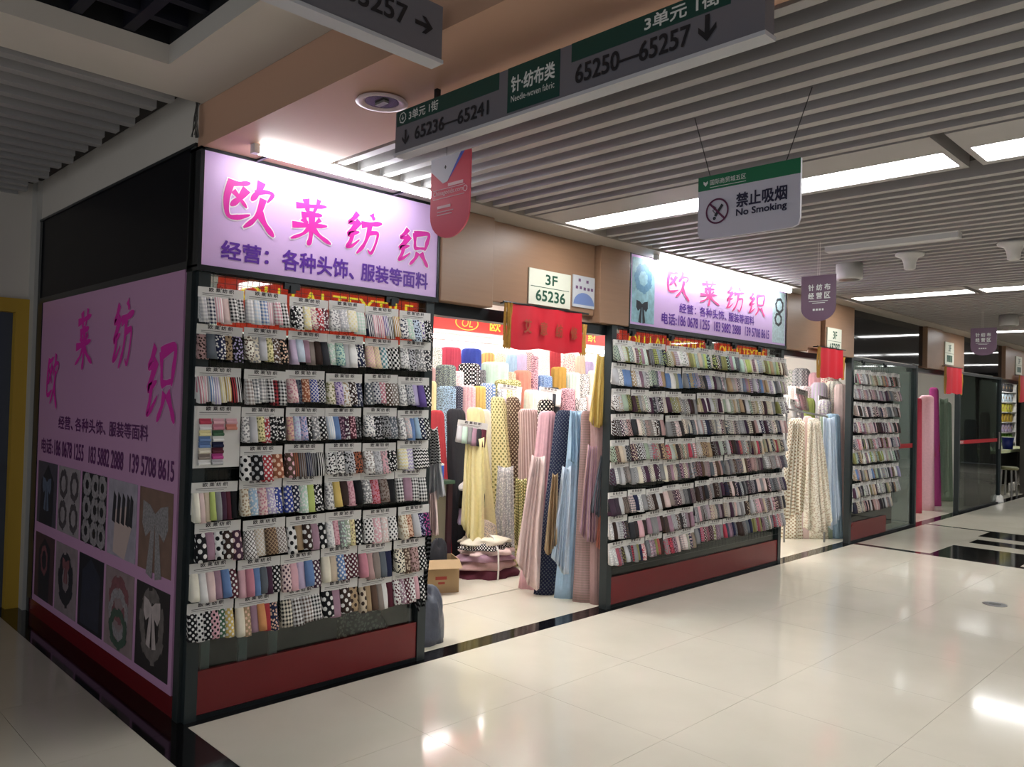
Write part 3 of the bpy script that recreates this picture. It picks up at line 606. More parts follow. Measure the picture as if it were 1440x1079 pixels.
mb = MB(); [mb.quad((w*(.5+.48*math.cos(a)), -.0115, .02+.09*math.sin(a)), (w*(.5+.48*math.cos(b)), -.0115, .02+.09*math.sin(b)), (w*(.5+.48*math.cos(b)), -.0115, .02), (w*(.5+.48*math.cos(a)), -.0115, .02)) for a, b in [(PI*(k+1)/12, PI*k/12) for k in range(12)]]; mb.build('blue_arc', mat('plate_blue', '#6b7fae', .4), t)
mb = MB(); [mb.box(a, a + .025, -.0115, -.01, z, z + .022) for a, z in ((.06, .19), (.15, .185), (.03, .135), (.075, .135), (.12, .13), (.165, .13), (.205, .13))]; mb.build('print', mat('plate_print', '#6b4a6e', .5), t)
m_ban = mat('banner_red', '#b80f24', .55, noise=.12, nscale=4); m_fr = mat('fringe_gold', '#a97c2a', .6, noise=.35, nscale=60)
for i, (x, y, z, w, h, lb) in enumerate(((2.02, -.1, 1.945, .84, .3, 'red satin banner with gold fringe below the 65236 plate'), (6.72, -.13, 1.93, .7, .33, 'red satin banner with gold fringe over the cream cloths'), (11.1, -.1, 1.86, .85, .4, 'red satin banner over the doorway with the pink roll'), (15.4, -.1, 1.8, .8, .5, 'red satin banner over the doorway with white shelf'))):
    t = thing('red_banner', lb, 'banner', (x, y, z), 0, 'red banners over the doorways')
    mb = MB(); n = 16
    for k in range(n + 1):
        for q, zz in enumerate((0, h)): mb.v.append((.06 + (w - .12) * k / n, .012 * math.sin(k * 1.1) * (1 - .6 * q), zz - .01 * math.sin(k * .7) * (1 - q)))
    for k in range(n): mb.f.append((2*k, 2*k+2, 2*k+3, 2*k+1)); mb.mi.append(0)
    mb.build('cloth', m_ban, t, smooth=True)
    for a, bq in ((0, .062), (w - .062, w)):
        mb = MB()
        for k in range(7):
            xx = a + (bq - a) * k / 6; mb.tube([(xx, .004 * math.sin(k * 2), h - (.08 if a else 0)), (xx + .004, .012 * math.cos(k), h * .5), (xx, .006, -.01 * (k % 2))], .006, 5)
        mb.build('fringe', m_fr, t)
    MB().tube([(-.02, .0, h), (w + .02, .0, h)], .007, 6).box(.03, .045, .0, -y - .02 if i in (0, 2, 3) else -y - .06, h - .005, h + .005).box(w - .045, w - .03, .0, -y - .02 if i in (0, 2, 3) else -y - .06, h - .005, h + .005).build('rod', m_metal, t)
    if i == 0:
        mb = MB(); [put_text(mb, ch, .17 + .16 * k, .11 - .004 * k, .07, .09, -.016, .03) for k, ch in enumerate('艾意纺修')]; mb.build('faded_lettering', mat('faded_gold', '#8c3a22', .6), t)
# fittings under the ceiling
def spk(x, y, lb):
    t = thing('ceiling_speaker', lb, 'speaker', (x, y, 2.8)); MB().lathe([(.03, -.125), (.04, -.12), (.045, -.07), (.06, -.035), (.1, -.02), (.105, -.006), (.1, 0)], 24).build('horn', mat('fitting_white', '#c9c7c4', .45), t, True); MB().lathe([(.012, 0), (.012, .09)], 8).build('stem', m_alu, t)
spk(4.79, -1.69, 'white horn shaped ceiling fitting nearest the purple tag'); spk(4.79, -2.38, 'white horn shaped ceiling fitting level with the first but nearer mid aisle'); spk(9.4, -1.55, 'white horn shaped ceiling fitting near the second purple tag')
for x, y, lb in ((4.99, -1.15, 'white cylinder ceiling lamp beside the purple tag'), (9.6, -1.25, 'white cylinder ceiling lamp beside the second purple tag')):
    t = thing('cylinder_lamp', lb, 'lamp', (x, y, 2.8)); MB().lathe([(.1, -.13), (.105, -.12), (.105, 0)], 28).build('body', mat('fitting_white', '#c9c7c4', .45), t, True); MB().lathe([(.08, -.132), (.08, -.125)], 24).build('lens', mat('lens_dark', '#55534f', .3), t); MB().lathe([(.012, 0), (.012, .09)], 8).build('stem', m_alu, t)
t = thing('cable_tray', 'narrow white cable tray hung just under the ceiling baffles', 'tray', (4.2, -1.3, 2.76)); MB().box(-.04, .04, -.9, 0, 0, .035).build('channel', m_alu, t); MB().box(-.05, .05, -.9, 0, .035, .042).build('cover', m_white, t)
dl = thing('recessed_downlight', 'round recessed downlight with pale ring in the brown ceiling beam', 'light', (.22, -1.2, 2.79))
MB().lathe([(.1, -.004), (.105, -.01), (.085, -.014), (.07, -.006), (.068, .0)], 36).build('trim_ring', mat('ring_white', '#d0b8b8', .4), dl, True); MB().lathe([(.068, -.0065), (.066, -.003)], 32).build('reflector', mat('reflector', '#3a3438', .2, metal=.6, noise=.4, nscale=20), dl)
MB().box(-.012, .012, -.03, .03, -.016, -.006).build('bulb', mat('bulb', '#8a8680', .3), dl)
t = thing('cable_bundle', 'tangled cable bundle hanging at the top corner of stall', 'cable', (-.03, -.02, 2.8))
for k in range(9):
    a = random.random() * 6; MB().tube([(-.012 + .002 * k, -.012, .2), (-.016 + .012*math.sin(a), -.016 + .012*math.cos(a), .12), (-.02 + .022*math.cos(a*2), -.02 + .022*math.sin(a*2), .03)], .0025, 5).build('cable', mat('cable_grey', '#6a6a66', .6) if k % 2 else m_cord, t)
t = thing('floor_drain', 'round metal cover plate set in the aisle floor', 'cover', (5.93, -2.02, 0)); MB().lathe([(.09, 0), (.09, .003), (.085, .004), (.05, .004)], 32).build('rim', mat('steel', '#9a9a9a', .3, metal=1), t); MB().lathe([(.048, 0), (.045, .005)], 24).build('lid', mat('steel_dark', '#777773', .35, metal=1), t)
# ================================================================ sample cards on the racks
m_card = mat('card_white', '#d8d6d2', .55, noise=.04, nscale=20); m_cprint = mat('card_print', '#2a2026', .6)
CW = .232
ORD = ['first', 'second', 'third', 'fourth', 'fifth', 'sixth', 'seventh', 'eighth', 'ninth', 'tenth', 'eleventh', 'twelfth']
head_me = MB().box(-CW/2, CW/2, -.012, -.008, -.05, 0).mesh('header', m_card)
back_me = MB().box(-CW/2 + .006, CW/2 - .006, -.0075, .0, -.155, -.002).mesh('backing', m_card)
mb = MB(); 
for k, c in enumerate('欧莱纺织'): put_text(mb, c, -.062 + .034 * k, -.021, .024, .019, -.0125, .04)
mb.box(-.095, .06, -.0126, -.0122, -.032, -.0295).box(-.095, .045, -.0126, -.0122, -.040, -.0385)
lett_me = mb.mesh('lettering', m_cprint)
hook_me = MB().tube([(0, -.014, -.006), (0, -.02, .004), (0, -.006, .012), (0, .012, .008)], .0018, 5).mesh('hook', m_metal)
strip_cache = {}
def strip_mesh(w, mt, var):
    k = (round(w, 4), mt.name, var)
    if k in strip_cache: return strip_cache[k]
    mb = MB(); H = .125; rows = 4; bow_ = (.004, .007, .002)[var]
    for r in range(rows + 1):
        s = r / rows; z = -.045 - H * s; out = -.011 - .030 * s - bow_ * math.sin(PI * s)
        for c in range(4):
            q = c / 3; bulge = -.006 * math.sin(PI * q) * (.3 + s)
            mb.v.append((w * (q - .5) * (1 + .05 * s), out + bulge, z)); mb.uv[len(mb.v) - 1] = (w * q, z)
    n = len(mb.v)
    for c in range(4): mb.v.append((w * (c / 3 - .5), -.004, -.045 - H * .97)); mb.uv[len(mb.v) - 1] = (w * c / 3, -.045 - H - .03)
    for c in range(2): mb.v.append((w * (c - .5), -.004, -.045)); mb.uv[len(mb.v) - 1] = (w * c + .01, -.045)
    for r in range(rows):
        for c in range(3): mb.f.append((4*r + c, 4*r + 4 + c, 4*r + 5 + c, 4*r + 1 + c)); mb.mi.append(0)
    for c in range(3): mb.f.append((4*rows + c, n + c, n + c + 1, 4*rows + c + 1)); mb.mi.append(0)
    mb.f.append((0, n + 4, n, 4*rows) + tuple(4*r for r in range(rows - 1, 0, -1))); mb.mi.append(0)
    mb.f.append(tuple(4*r + 3 for r in range(rows + 1)) + (n + 3, n + 5)); mb.mi.append(0)
    strip_cache[k] = mb.mesh('fabric_strip', mt, True); return strip_cache[k]
def parse(s):     # 'g:navy' gingham navy on white, 'd:black/white' ...
    P = {'g': 'gingham', 's': 'stripe', 'd': 'dots', 'f': 'floral', 'c': 'check', 'z': 'zigzag', 'l': 'lattice', 'p': 'plain', 'D': 'bigdots'}
    if ':' not in s: return 'plain', s, 'white', None
    p, c = s.split(':'); a, b = (c.split('/') + ['white'])[:2]
    if p == 'D': return 'dots', a, b, .032
    return P[p], a, b, None
def word2(s):
    p, a, b, _ = parse(s); d = {'gingham': 'gingham', 'stripe': 'striped', 'dots': 'dotted', 'floral': 'floral', 'check': 'checked', 'zigzag': 'zigzag', 'lattice': 'lattice', 'plain': ''}[p]
    return (word(a) + ' ' + d).strip()
def card(x, z, strips, label, group, tilt=0, y=-.045, hook=True, sag=1.0, lean=0):
    t = thing('swatch_card', label, 'swatch card', (x, y, z), 0, group); t.rotation_euler = (lean, tilt, 0)
    link('backing', back_me, t); h = link('header', head_me, t); link('lettering', lett_me, h)
    if hook: link('hook', hook_me, t)
    n = len(strips); w = (CW - .012) / n
    for i, s in enumerate(strips):
        o = link('fabric_strip', strip_mesh(w * 1.12, cloth(*parse(s)), random.randrange(3)), t, (-CW/2 + .006 + w * (i + .5), -.0008 * (i % 3), 0), (0, random.uniform(-.05, .02), 0))
        o.scale = (1, random.uniform(.8, 1.15), sag * random.uniform(.96, 1.06))
    return t
ZT = [2.115, 1.93, 1.722, 1.527, 1.335, 1.165, .958, .762, .575]
R1 = [
 ['g:silver g:navy s:pink blush g:black g:black', 'g:silver g:pale_blue g:blue s:pink g:rose g:black', 'f:black d:white/black f:yellow f:cream/rose f:red f:maroon', 'f:white/grey f:silver d:ivory/yellow g:mint', 's:navy s:pink s:rose s:purple s:charcoal s:mustard', 'f:white/navy f:mint/white f:pale_blue/navy f:white/purple f:black'],
 ['f:dusty/choc slate f:navy f:tan/choc f:black/lavender', 'f:ivory/brown f:cream/grey silver f:yellow/olive f:brown f:black/peach', 'lilac pale_blue mauve taupe choc charcoal', 'f:mint/white f:mint/teal silver white f:navy/white', 'l:pink/yellow l:yellow/pink c:teal/white c:black c:black', 'f:white/grey f:silver/black f:grey/white f:charcoal/white'],
 ['s:rose s:pink s:blue s:lavender s:yellow s:gold s:red/black s:black', 'g:taupe g:slate g:grey g:black g:red/black g:black', 'f:blush/rose f:slate/navy f:rust/peach l:royal l:navy', 'f:cream/olive f:lilac/purple f:white/tan f:choc/white f:navy/silver', 'd:slate d:silver/navy d:rose d:brown d:taupe', 'f:white/grey f:silver/slate lavender purple d:black'],
 ['', 'f:white/grey silver f:yellow/olive f:red/white f:black f:black', 'f:peach/rose f:pale_blue/lavender f:lilac/blue f:black f:grey/white d:black', 's:pale_blue/white blue f:plum/mauve f:plum/white f:maroon/pink f:black/grey', 'f:white/slate f:black/silver f:grey/black f:slate/silver', 'f:white/grey f:silver/blush blue sky d:navy d:black'],
 ['', 'D:white/black D:black/silver d:red D:rust/peach', 'D:brown/pink s:rust/brown s:brown/grey s:navy/grey s:grey/black s:black', 'f:white/black f:white/charcoal f:silver/black f:rust/black', 'f:white/taupe f:silver/grey f:pink/grey f:black/white', 'z:yellow/white z:lavender z:black z:black'],
 ['ivory blush beige lime grey plum maroon black', 'f:cream/tan f:sky/white f:blush/rose f:lavender f:royal', 'd:royal d:navy f:mint/white lime f:black', 'f:white/grey gold choc f:pink/rose black', 'f:grey/white f:rose/red f:taupe/brown black', 'g:black mauve g:black g:black'],
 ['D:black mauve D:white/black D:choc D:plum/blush', 'l:white/choc l:beige/white l:brown/tan l:taupe', 'D:white/black tan D:choc mauve D:black', 'f:white/silver f:pink/rose f:grey/mint f:sage f:yellow/tan d:black', 'd:white/black f:pink f:blush/white d:white/charcoal', 'f:cream/tan f:peach/rust silver f:navy/lavender f:navy/magenta'],
 ['ivory white blush mauve blue d:maroon', 'pink rose blue slate plum d:black', 'd:blush/plum pink lilac blue d:plum', 'cream beige d:blue d:maroon d:maroon', 'rose dusty taupe slate navy', 'f:cream/black f:brown/beige f:dusty/brown d:black'],
 ['d:black d:white/black d:black d:pink/black d:green d:gold', 'cream d:tan/peach mauve orange red f:navy/peach', 'g:black/cream g:choc g:brown/white g:black', 'D:black mauve D:choc/white D:tan/choc', 'D:beige/choc tan brown taupe white maroon', 'f:white/maroon f:mauve d:maroon d:white/maroon pink d:black']]
def grid(x0, x1, zb, zt, parent_label, y=-.04, step=.06):
    mb = MB(); nx = int((x1 - x0) / step); nz = int((zt - zb) / step)
    for i in range(nx + 1): xx = x0 + (x1 - x0) * i / nx; mb.box(xx - .0012, xx + .0012, y - .0012, y + .0012, zb, zt)
    for i in range(nz + 1): zz = zb + (zt - zb) * i / nz; mb.box(x0, x1, y - .0036, y - .0012, zz - .0012, zz + .0012)
    t = thing('wire_rack', parent_label, 'rack', (0, 0, 0)); mb.build('wire_grid', m_metal, t); return t
g1 = grid(.07, 1.4, .42, 2.2, 'black wire grid rack holding sample cards at the corner bay', -.038)
g2 = grid(3.32, 6.06, .3, 2.2, 'black wire grid rack holding sample cards at the wide bay', -.038)
g3 = grid(7.95, 9.4, .38, 2.15, 'black wire grid rack holding sample cards beside the glass strip', -.038)
for r in range(9):
    for c in range(6):
        st = R1[r][c].split()
        if not st: continue
        x = -.012 + .2415 * c + CW / 2 + random.uniform(-.006, .006) + (.02 if r == 6 else 0)
        z = ZT[r] + random.uniform(-.006, .006) - (.018 * (5 - c) / 5 - .012 if r >= 6 else 0) * (-.6)
        lb = '%s and %s sample card, %s row, %s from the corner post' % (word2(st[0]), word2(st[len(st) // 2] if word2(st[len(st) // 2]) != word2(st[0]) else st[-1]), ORD[r], ORD[c])
        card(x, z, st, lb, 'sample cards on the corner rack', random.uniform(-.015, .02), lean=random.uniform(-.03, .03), sag=1.08 if r in (5, 6, 7, 8) else 1.0, y=-.047 - .003 * (c % 2))
# tall colour card
t = thing('colour_card', 'tall white colour card with rows of folded plain swatches on the corner rack', 'swatch card', (.108, -.05, 1.53))
MB().box(-CW/2, CW/2, -.01, 0, -.3, 0).build('board', m_card, t)
h = MB().box(-CW/2 + .01, CW/2 - .02, -.0115, -.01, -.05, -.006).build('header', m_card, t); link('lettering', lett_me, h)
for c, cs in enumerate(('crimson white yellow blue blue cream taupe white'.split(), 'pink rose green white navy maroon magenta silver'.split(), 'pink coral'.split())):
    for k, cc_ in enumerate(cs):
        mb = MB(); z = -.06 - .0285 * k; x0 = -CW/2 + .022 + .066 * c
        mb.prism([(x0, z - .025), (x0 + .055, z - .025), (x0 + .055, z), (x0, z)], -.017, -.01); mb.tube([(x0, -.02, z - .02), (x0 + .055, -.02, z - .02)], .008, 8); mb.uv = {i: (v[0], v[2]) for i, v in enumerate(mb.v)}
        mb.build('folded_swatch', cloth('plain', cc_), t)
RP = ['olive cream grey mauve charcoal mint silver tan beige slate pale_blue white lime sage navy brown'.split(), 'charcoal plum grey tan mauve silver white sage blue lilac slate'.split(),
      'olive charcoal silver plum tan grey sage choc beige white'.split(), 'dusty charcoal grey choc cream taupe plum slate silver blush navy'.split(), 'plum grey beige tan choc charcoal sage silver crimson'.split(),
      'mauve taupe slate plum brown grey cream dusty silver'.split(), 'slate charcoal blush grey navy silver plum taupe choc'.split(), 'pink charcoal grey brown beige mauve choc silver plum'.split(), 'blush crimson slate silver navy mauve choc olive grey'.split()]
PT = ['', '', '', 's:', 'f:', 'f:', 'd:', 'l:', 'g:']
rr = random.Random(21)
def rnd_strips(pal, n):
    o = []
    for k in range(n):
        p = rr.choice(PT); a = rr.choice(pal); b = rr.choice([q for q in pal + ['white'] if q != a])
        o.append(p + a + ('/' + b if p else ''))
    return o
for r in range(9):
    for c in range(12):
        st = rnd_strips(RP[r], rr.choice((4, 5, 5, 6)))
        x = 3.23 + .2425 * c + CW / 2 + rr.uniform(-.012, .012); z = ZT[r] - .02 + rr.uniform(-.012, .008) - (.03 * (r > 5) * (c < 5))
        lb = '%s and %s sample card, %s row, %s from bolts, wide rack' % (word2(st[0]), word2(st[2] if word2(st[2]) != word2(st[0]) else st[3]), ORD[r], ORD[c])
        card(x, z, st, lb, 'sample cards on the wide rack', rr.uniform(-.04, .04), hook=False, lean=rr.uniform(-.04, .04), y=-.047 - .003 * (c % 2))
for r in range(9):
    for c in range(6):
        if r == 8 and c == 5: continue
        st = rnd_strips(RP[(r + 4) % 9], 5)
        x = 7.9 + .248 * c + CW / 2 + rr.uniform(-.012, .012); z = ZT[r] - .05 + rr.uniform(-.008, .008)
        lb = '%s and %s sample card, %s row, %s from post, glass rack' % (word2(st[0]), word2(st[2] if word2(st[2]) != word2(st[0]) else st[3]), ORD[r], ORD[c])
        card(x, z, st, lb, 'sample cards on the glass bay rack', rr.uniform(-.04, .04), hook=False, y=-.047 - .003 * (c % 2))
# ================================================================ cloth inside the shops
def bolt_mesh(h, rt, rb, mt, seed, lean=(0, 0), pleats=9, amp=.10, flat=.75, hem=0.0, round_=.08, rot=0):
    rn = random.Random(seed); mb = MB(); seg, rings = 72, 14; ph = rn.random() * 6; p2 = rn.random() * 6
    tops = []
    zs = [i / rings for i in range(rings + 1)]
    cap = min(round_ / h, .25)
    prof = [(s * (1 - cap), 1.0) for s in zs] + [(1 - cap + cap * math.sin(a), math.cos(a)) for a in (.35, .7, 1.05, 1.3, 1.5)]
    R0 = (rt + rb) / 2
    for s, k in prof:
        r = (rb + (rt - rb) * min(1, s * 1.15)) 
        rr_ = r * (.45 + .55 * k) if k < 1 else r
        if k < .12: rr_ = r * .35
        for j in range(seg):
            t = 2 * PI * j / seg
            f = 1 + amp * (1.05 - .35 * s) * (math.sin(pleats * t + ph + .9 * math.sin(2 * t + p2) + .8 * math.sin(3 * s + p2)) * (.7 + .4 * math.sin(t * 2 + ph)) + .5 * math.sin((pleats * 2 + 3) * t + p2 - 1.6 * s + math.sin(3 * t)))
            z = h * s
            if s < .01: z += hem * (.5 + .5 * math.sin(t * 1.0 + p2)) * h
            x_, y_ = rr_ * f * math.cos(t), rr_ * f * math.sin(t) * flat
            cr, sr = math.cos(rot), math.sin(rot)
            mb.v.append((x_ * cr - y_ * sr + lean[0] * s, x_ * sr + y_ * cr + lean[1] * s, z)); mb.uv[len(mb.v) - 1] = (R0 * t, z if k == 1 else h * s)
    n = len(prof)
    for i in range(n - 1):
        for j in range(seg):
            j2 = (j + 1) % seg; a = i * seg; b = a + seg
            mb.f.append((a + j, a + j2, b + j2, b + j)); mb.mi.append(0)
    mb.f.append(tuple((n - 1) * seg + j for j in range(seg))); mb.mi.append(0)
    mb.f.append(tuple(j for j in range(seg))[::-1]); mb.mi.append(0)
    return mb.mesh('fabric_bolt', mt, True)
def sheet_mesh(w0, w1, h, mt, seed, folds=4, amp=.03, hemslope=0, curve=0, off=0, hemwave=.02):
    """hanging cloth facing -y: top width w0, bottom width w1, two faces so it has body"""
    rn = random.Random(seed); mb = MB(); nx, nz = 28, 14; ph = rn.random() * 6; q0 = rn.uniform(.2, .8)
    def pt(i, j, back):
        q, s = i / nx, j / nz; w = w0 + (w1 - w0) * s
        qq = q + .09 * math.sin(2 * PI * q * 1.3 + ph) + .05 * math.sin(3.1 * s + 2 * ph)
        f = amp * (.35 + .65 * s) * (math.sin(2 * PI * folds * qq + ph) + .45 * math.sin(2 * PI * folds * 2.3 * qq + 2 * ph + 1.5 * s))
        z = -h * s * (1 + hemslope * (q - .5) + .10 * (1 - 2 * abs(q - q0)) - .05) - hemwave * s * math.sin(5 * q + ph) - .02 * math.sin(PI * q) * (s - 1) * -1
        return ((q - .5) * w + off * s + curve * math.sin(PI * s), f + (.012 + .02 * math.sin(PI * q) if back else 0), z)
    for back in (0, 1):
        b = len(mb.v)
        for j in range(nz + 1):
            for i in range(nx + 1): mb.v.append(pt(i, j, back)); mb.uv[len(mb.v) - 1] = ((w0 + w1) / 2 * i / nx, -h * j / nz)
        for j in range(nz):
            for i in range(nx):
                a = b + j * (nx + 1) + i; f = (a, a + nx + 1, a + nx + 2, a + 1); mb.f.append(f if not back else f[::-1]); mb.mi.append(0)
    k = (nx + 1) * (nz + 1)
    for i in range(nx):
        mb.f.append((i, i + 1, k + i + 1, k + i)); mb.mi.append(0)
        a = nz * (nx + 1) + i; mb.f.append((a + 1, a, k + a, k + a + 1)); mb.mi.append(0)
    for j in range(nz):
        a = j * (nx + 1); mb.f.append((a + nx + 1, a, k + a, k + a + nx + 1)); mb.mi.append(0)
        a += nx; mb.f.append((a, a + nx + 1, k + a + nx + 1, k + a)); mb.mi.append(0)
    return mb.mesh('hanging_cloth', mt, True)
PXM = lambda px, p: px * depth(p) / F_PX
seedc = [100]
# stepped display stands at the back of the first shop
m_st = mat('stand_wood', '#8b7a66', .6, noise=.15, nscale=4, stretch=(1, 1, 8))
TIER = {3: (2.98, 1.3), 2: (2.68, .85), 1: (2.38, .42)}
st_ = thing('display_stand', 'three-step wooden display stand against the white back wall', 'display stand', (0, 0, 0))
for k, (ya, yb, z) in {3: (2.83, 3.12, 1.3), 2: (2.53, 2.83, .85), 1: (2.23, 2.53, .42)}.items():
    MB().box(2.2, 8.7, ya, yb, z - .03, z).build('shelf', m_st, st_); MB().box(2.2, 8.7, ya + .02, ya + .04, 0, z - .03).build('riser', m_st, st_)
TL = {3: 'top step of the display stand', 2: 'middle step of the stand', 1: 'lowest step of the stand'}
def tier_bolt(tier, u, v, wt, wb, spec, desc, pleats=10, amp=.2):
    y, zb = TIER[tier]; p = on(1, y, u, v); h = p.z - zb; seedc[0] += 1
    mt = cloth(*spec); o = link('fabric_bolt', bolt_mesh(h, PXM(wt, p) / 2 * 1.05, PXM(wb, p) / 2 * 1.12, mt, seedc[0], pleats=pleats, amp=amp, flat=.42, rot=-PI / 4, round_=.035), None, (p.x, y, zb))
    tag(o, '%s fabric bolt standing on the %s' % (desc, TL[tier]), 'fabric bolt', 'fabric bolts on the stepped stand')
T3 = [(612, 488, 17, 19, ('floral', 'white', 'sage'), 'white leaf-print'), (634, 488, 24, 28, ('plain', 'crimson'), 'crimson'), (663, 490, 24, 28, ('plain', 'royal'), 'bright blue'), (686, 496, 16, 18, ('stripe', 'orange', 'gold', .05), 'orange and gold striped'),
      (703, 496, 15, 17, ('floral', 'cream', 'beige'), 'cream flower-print'), (719, 498, 15, 18, ('plain', 'sky'), 'sky blue'), (733, 497, 13, 15, ('plain', 'lilac'), 'plain lilac'), (744, 495, 11, 13, ('dots', 'blush', 'plum'), 'pale pink plum-dotted'), (763, 491, 16, 20, ('floral', 'white', 'mint'), 'white mint-print'),
      (779, 494, 17, 20, ('plain', 'red'), 'plain red'), (798, 497, 20, 24, ('floral', 'ivory', 'rose'), 'ivory rose-print'), (815, 500, 14, 16, ('plain', 'beige'), 'plain beige'), (828, 508, 12, 14, ('plain', 'lavender'), 'lavender'), (845, 505, 16, 18, ('floral', 'white', 'pink'), 'white pink-print')]
T2 = [(606, 517, 12, 14, ('plain', 'dusty'), 'dusty pink'), (627, 513, 26, 32, ('floral', 'slate', 'sage'), 'slate leaf-print'), (643, 522, 16, 18, ('floral', 'white', 'pink'), 'white floral'), (660, 511, 27, 31, ('dots', 'black', 'white', .03), 'black white-dotted'),
      (677, 520, 12, 14, ('floral', 'grey', 'charcoal'), 'grey charcoal-print'), (696, 509, 32, 38, ('plain', 'mint'), 'mint green'), (718, 523, 13, 15, ('floral', 'beige', 'tan'), 'beige tan-print'), (735, 521, 21, 24, ('plain', 'coral'), 'coral'), (752, 500, 9, 10, ('floral', 'pink', 'plum'), 'slim pink plum-print'),
      (766, 528, 19, 22, ('floral', 'blue', 'sky'), 'blue floral'), (786, 516, 19, 24, ('plain', 'mustard'), 'mustard brown'), (806, 524, 17, 22, ('stripe', 'mint', 'ivory', .05), 'pale mint striped'), (821, 526, 14, 16, ('floral', 'white', 'charcoal'), 'white black-speckled'), (836, 521, 16, 20, ('plain', 'ivory'), 'plain ivory')]
T1 = [(607, 536, 12, 15, ('plain', 'yellow'), 'plain yellow'), (628, 543, 22, 28, ('floral', 'sky', 'slate'), 'denim blue speckled'), (644, 543, 12, 15, ('dots', 'navy', 'grey'), 'navy dotted'), (657, 542, 20, 25, ('floral', 'pink', 'blush'), 'soft pink speckled'), (674, 543, 16, 26, ('plain', 'gold'), 'golden yellow'),
      (686, 539, 18, 22, ('dots', 'blue', 'white', .025), 'blue white-dotted'), (714, 534, 32, 34, ('floral', 'olive', 'yellow'), 'olive yellow-print'), (748, 548, 18, 22, ('plain', 'ivory'), 'plain ivory'), (778, 545, 16, 18, ('plain', 'charcoal'), 'charcoal'), (798, 546, 18, 22, ('floral', 'pink', 'plum'), 'pink plum-print'), (816, 560, 16, 20, ('floral', 'white', 'black'), 'white black-print'),
      (833, 556, 16, 22, ('plain', 'blush'), 'blush'), (848, 552, 16, 20, ('plain', 'cream'), 'plain cream')]
for T, L_ in ((3, T3), (2, T2), (1, T1)):
    for a in L_: tier_bolt(T, *a)
def floor_bolt(ub, vb, ut, vt, wt, wb, spec, label, pleats=7, amp=.1, flat=.42, hem=0, name='fabric_bolt', zb=0, group='fabric bolts standing on the shop floor', round_=.06):
    p = on(2, zb, ub, vb); q = on(1, p.y, ut, vt); seedc[0] += 1
    o = link(name, bolt_mesh(q.z - zb, PXM(wt, q) / 2 * .92, PXM(wb, p) / 2 * .92, cloth(*spec), seedc[0], lean=(q.x - p.x, 0), pleats=pleats, amp=amp, flat=flat, hem=hem, round_=round_, rot=-PI / 4), None, (p.x, p.y, zb))
    return tag(o, label, 'fabric bolt', group)
def hang(u, v0, v1, w0, w1, y, spec, label, folds=4, amp=.03, rz=-PI / 4, hemslope=0, off=0, group='cloth lengths hanging in the shops', curve=0):
    p = on(1, y, u, v0); q = on(1, y, u, v1); seedc[0] += 1
    o = link('hanging_cloth', sheet_mesh(PXM(w0, p), PXM(w1, p), p.z - q.z, cloth(*spec), seedc[0], folds, amp, hemslope, off=PXM(off, p), curve=curve), None, p, (0, 0, rz))
    return tag(o, label, 'cloth', group)
# front floor group, first doorway
floor_bolt(622, 800, 614, 577, 22, 30, ('plain', 'red'), 'plain red draped fabric bolt behind the small table')
floor_bolt(650, 797, 641, 575, 28, 46, ('plain', 'charcoal'), 'charcoal draped fabric bolt beside the red one')
floor_bolt(683, 800, 668, 573, 26, 44, ('plain', 'yellow'), 'pale yellow draped fabric bolt with a swatch card pinned on')
floor_bolt(690, 786, 681, 576, 20, 24, ('plain', 'ivory'), 'plain ivory fabric bolt between the two yellow ones')
floor_bolt(712, 796, 700, 558, 22, 40, ('dots', 'yellow', 'olive', .035), 'yellow bolt with dark olive dots and long skirt', hem=.0)
floor_bolt(735, 790, 721, 558, 20, 34, ('dots', 'brown', 'beige', .03), 'brown bolt with small beige dots')
floor_bolt(750, 792, 743, 575, 32, 40, ('stripe', 'dusty', 'blush', .03), 'dusty pink bolt with fine vertical ribs', pleats=12)
hang(711, 655, 796, 22, 32, 1.52, ('floral', 'silver', 'white', .02), 'silvery white cloth hanging below the yellow dotted bolt')
hang(733, 672, 770, 16, 14, 1.3, ('dots', 'olive', 'yellow', .02), 'olive green dotted cloth hanging beside the silvery one')
hang(668, 615, 765, 26, 34, 1.42, ('plain', 'yellow'), 'plain yellow cloth length hanging to knee height', hemslope=.15)
# row of rolls along the right of the doorway
floor_bolt(760, 812, 768, 562, 24, 30, ('dots', 'black', 'ivory', .03), 'black bolt with ivory dots at the start of right row')
floor_bolt(752, 828, 770, 578, 26, 46, ('plain', 'pink'), 'soft pink draped bolt with ruffled hem', amp=.13)
floor_bolt(765, 836, 794, 577, 27, 30, ('dots', 'navy', 'slate', .022), 'navy bolt with fine dots and dark core', amp=.06)
floor_bolt(795, 841, 812, 578, 22, 32, ('plain', 'sky'), 'light blue draped bolt with folded overhang', amp=.12)
floor_bolt(826, 846, 826, 578, 20, 46, ('knit', 'dusty', 'taupe', .02), 'taupe knitted bolt wound thick at the foot', amp=.05)
floor_bolt(842, 850, 842, 568, 24, 24, ('plain', 'dusty'), 'dusty rose bunched cloth tied beside the rack post', amp=.14)
hang(812, 577, 655, 20, 22, .3, ('plain', 'sky'), 'short sky blue cloth fold over the blue bolt', hemslope=-.15)
hang(797, 655, 800, 12, 26, .35, ('plain', 'pale_blue'), 'pale blue cloth panel hanging in the right row', off=-6, hemslope=.12)
hang(781, 665, 775, 8, 18, .4, ('plain', 'tan'), 'narrow tan cloth panel beside the navy bolt', off=-4)
hang(758, 640, 815, 20, 34, .6, ('plain', 'blush'), 'blush pink cloth swept across the right row', off=-12, hemslope=.2)
hang(847, 498, 600, 14, 20, .06, ('plain', 'gold'), 'gold cloth hanging high beside the wide rack', off=-6)
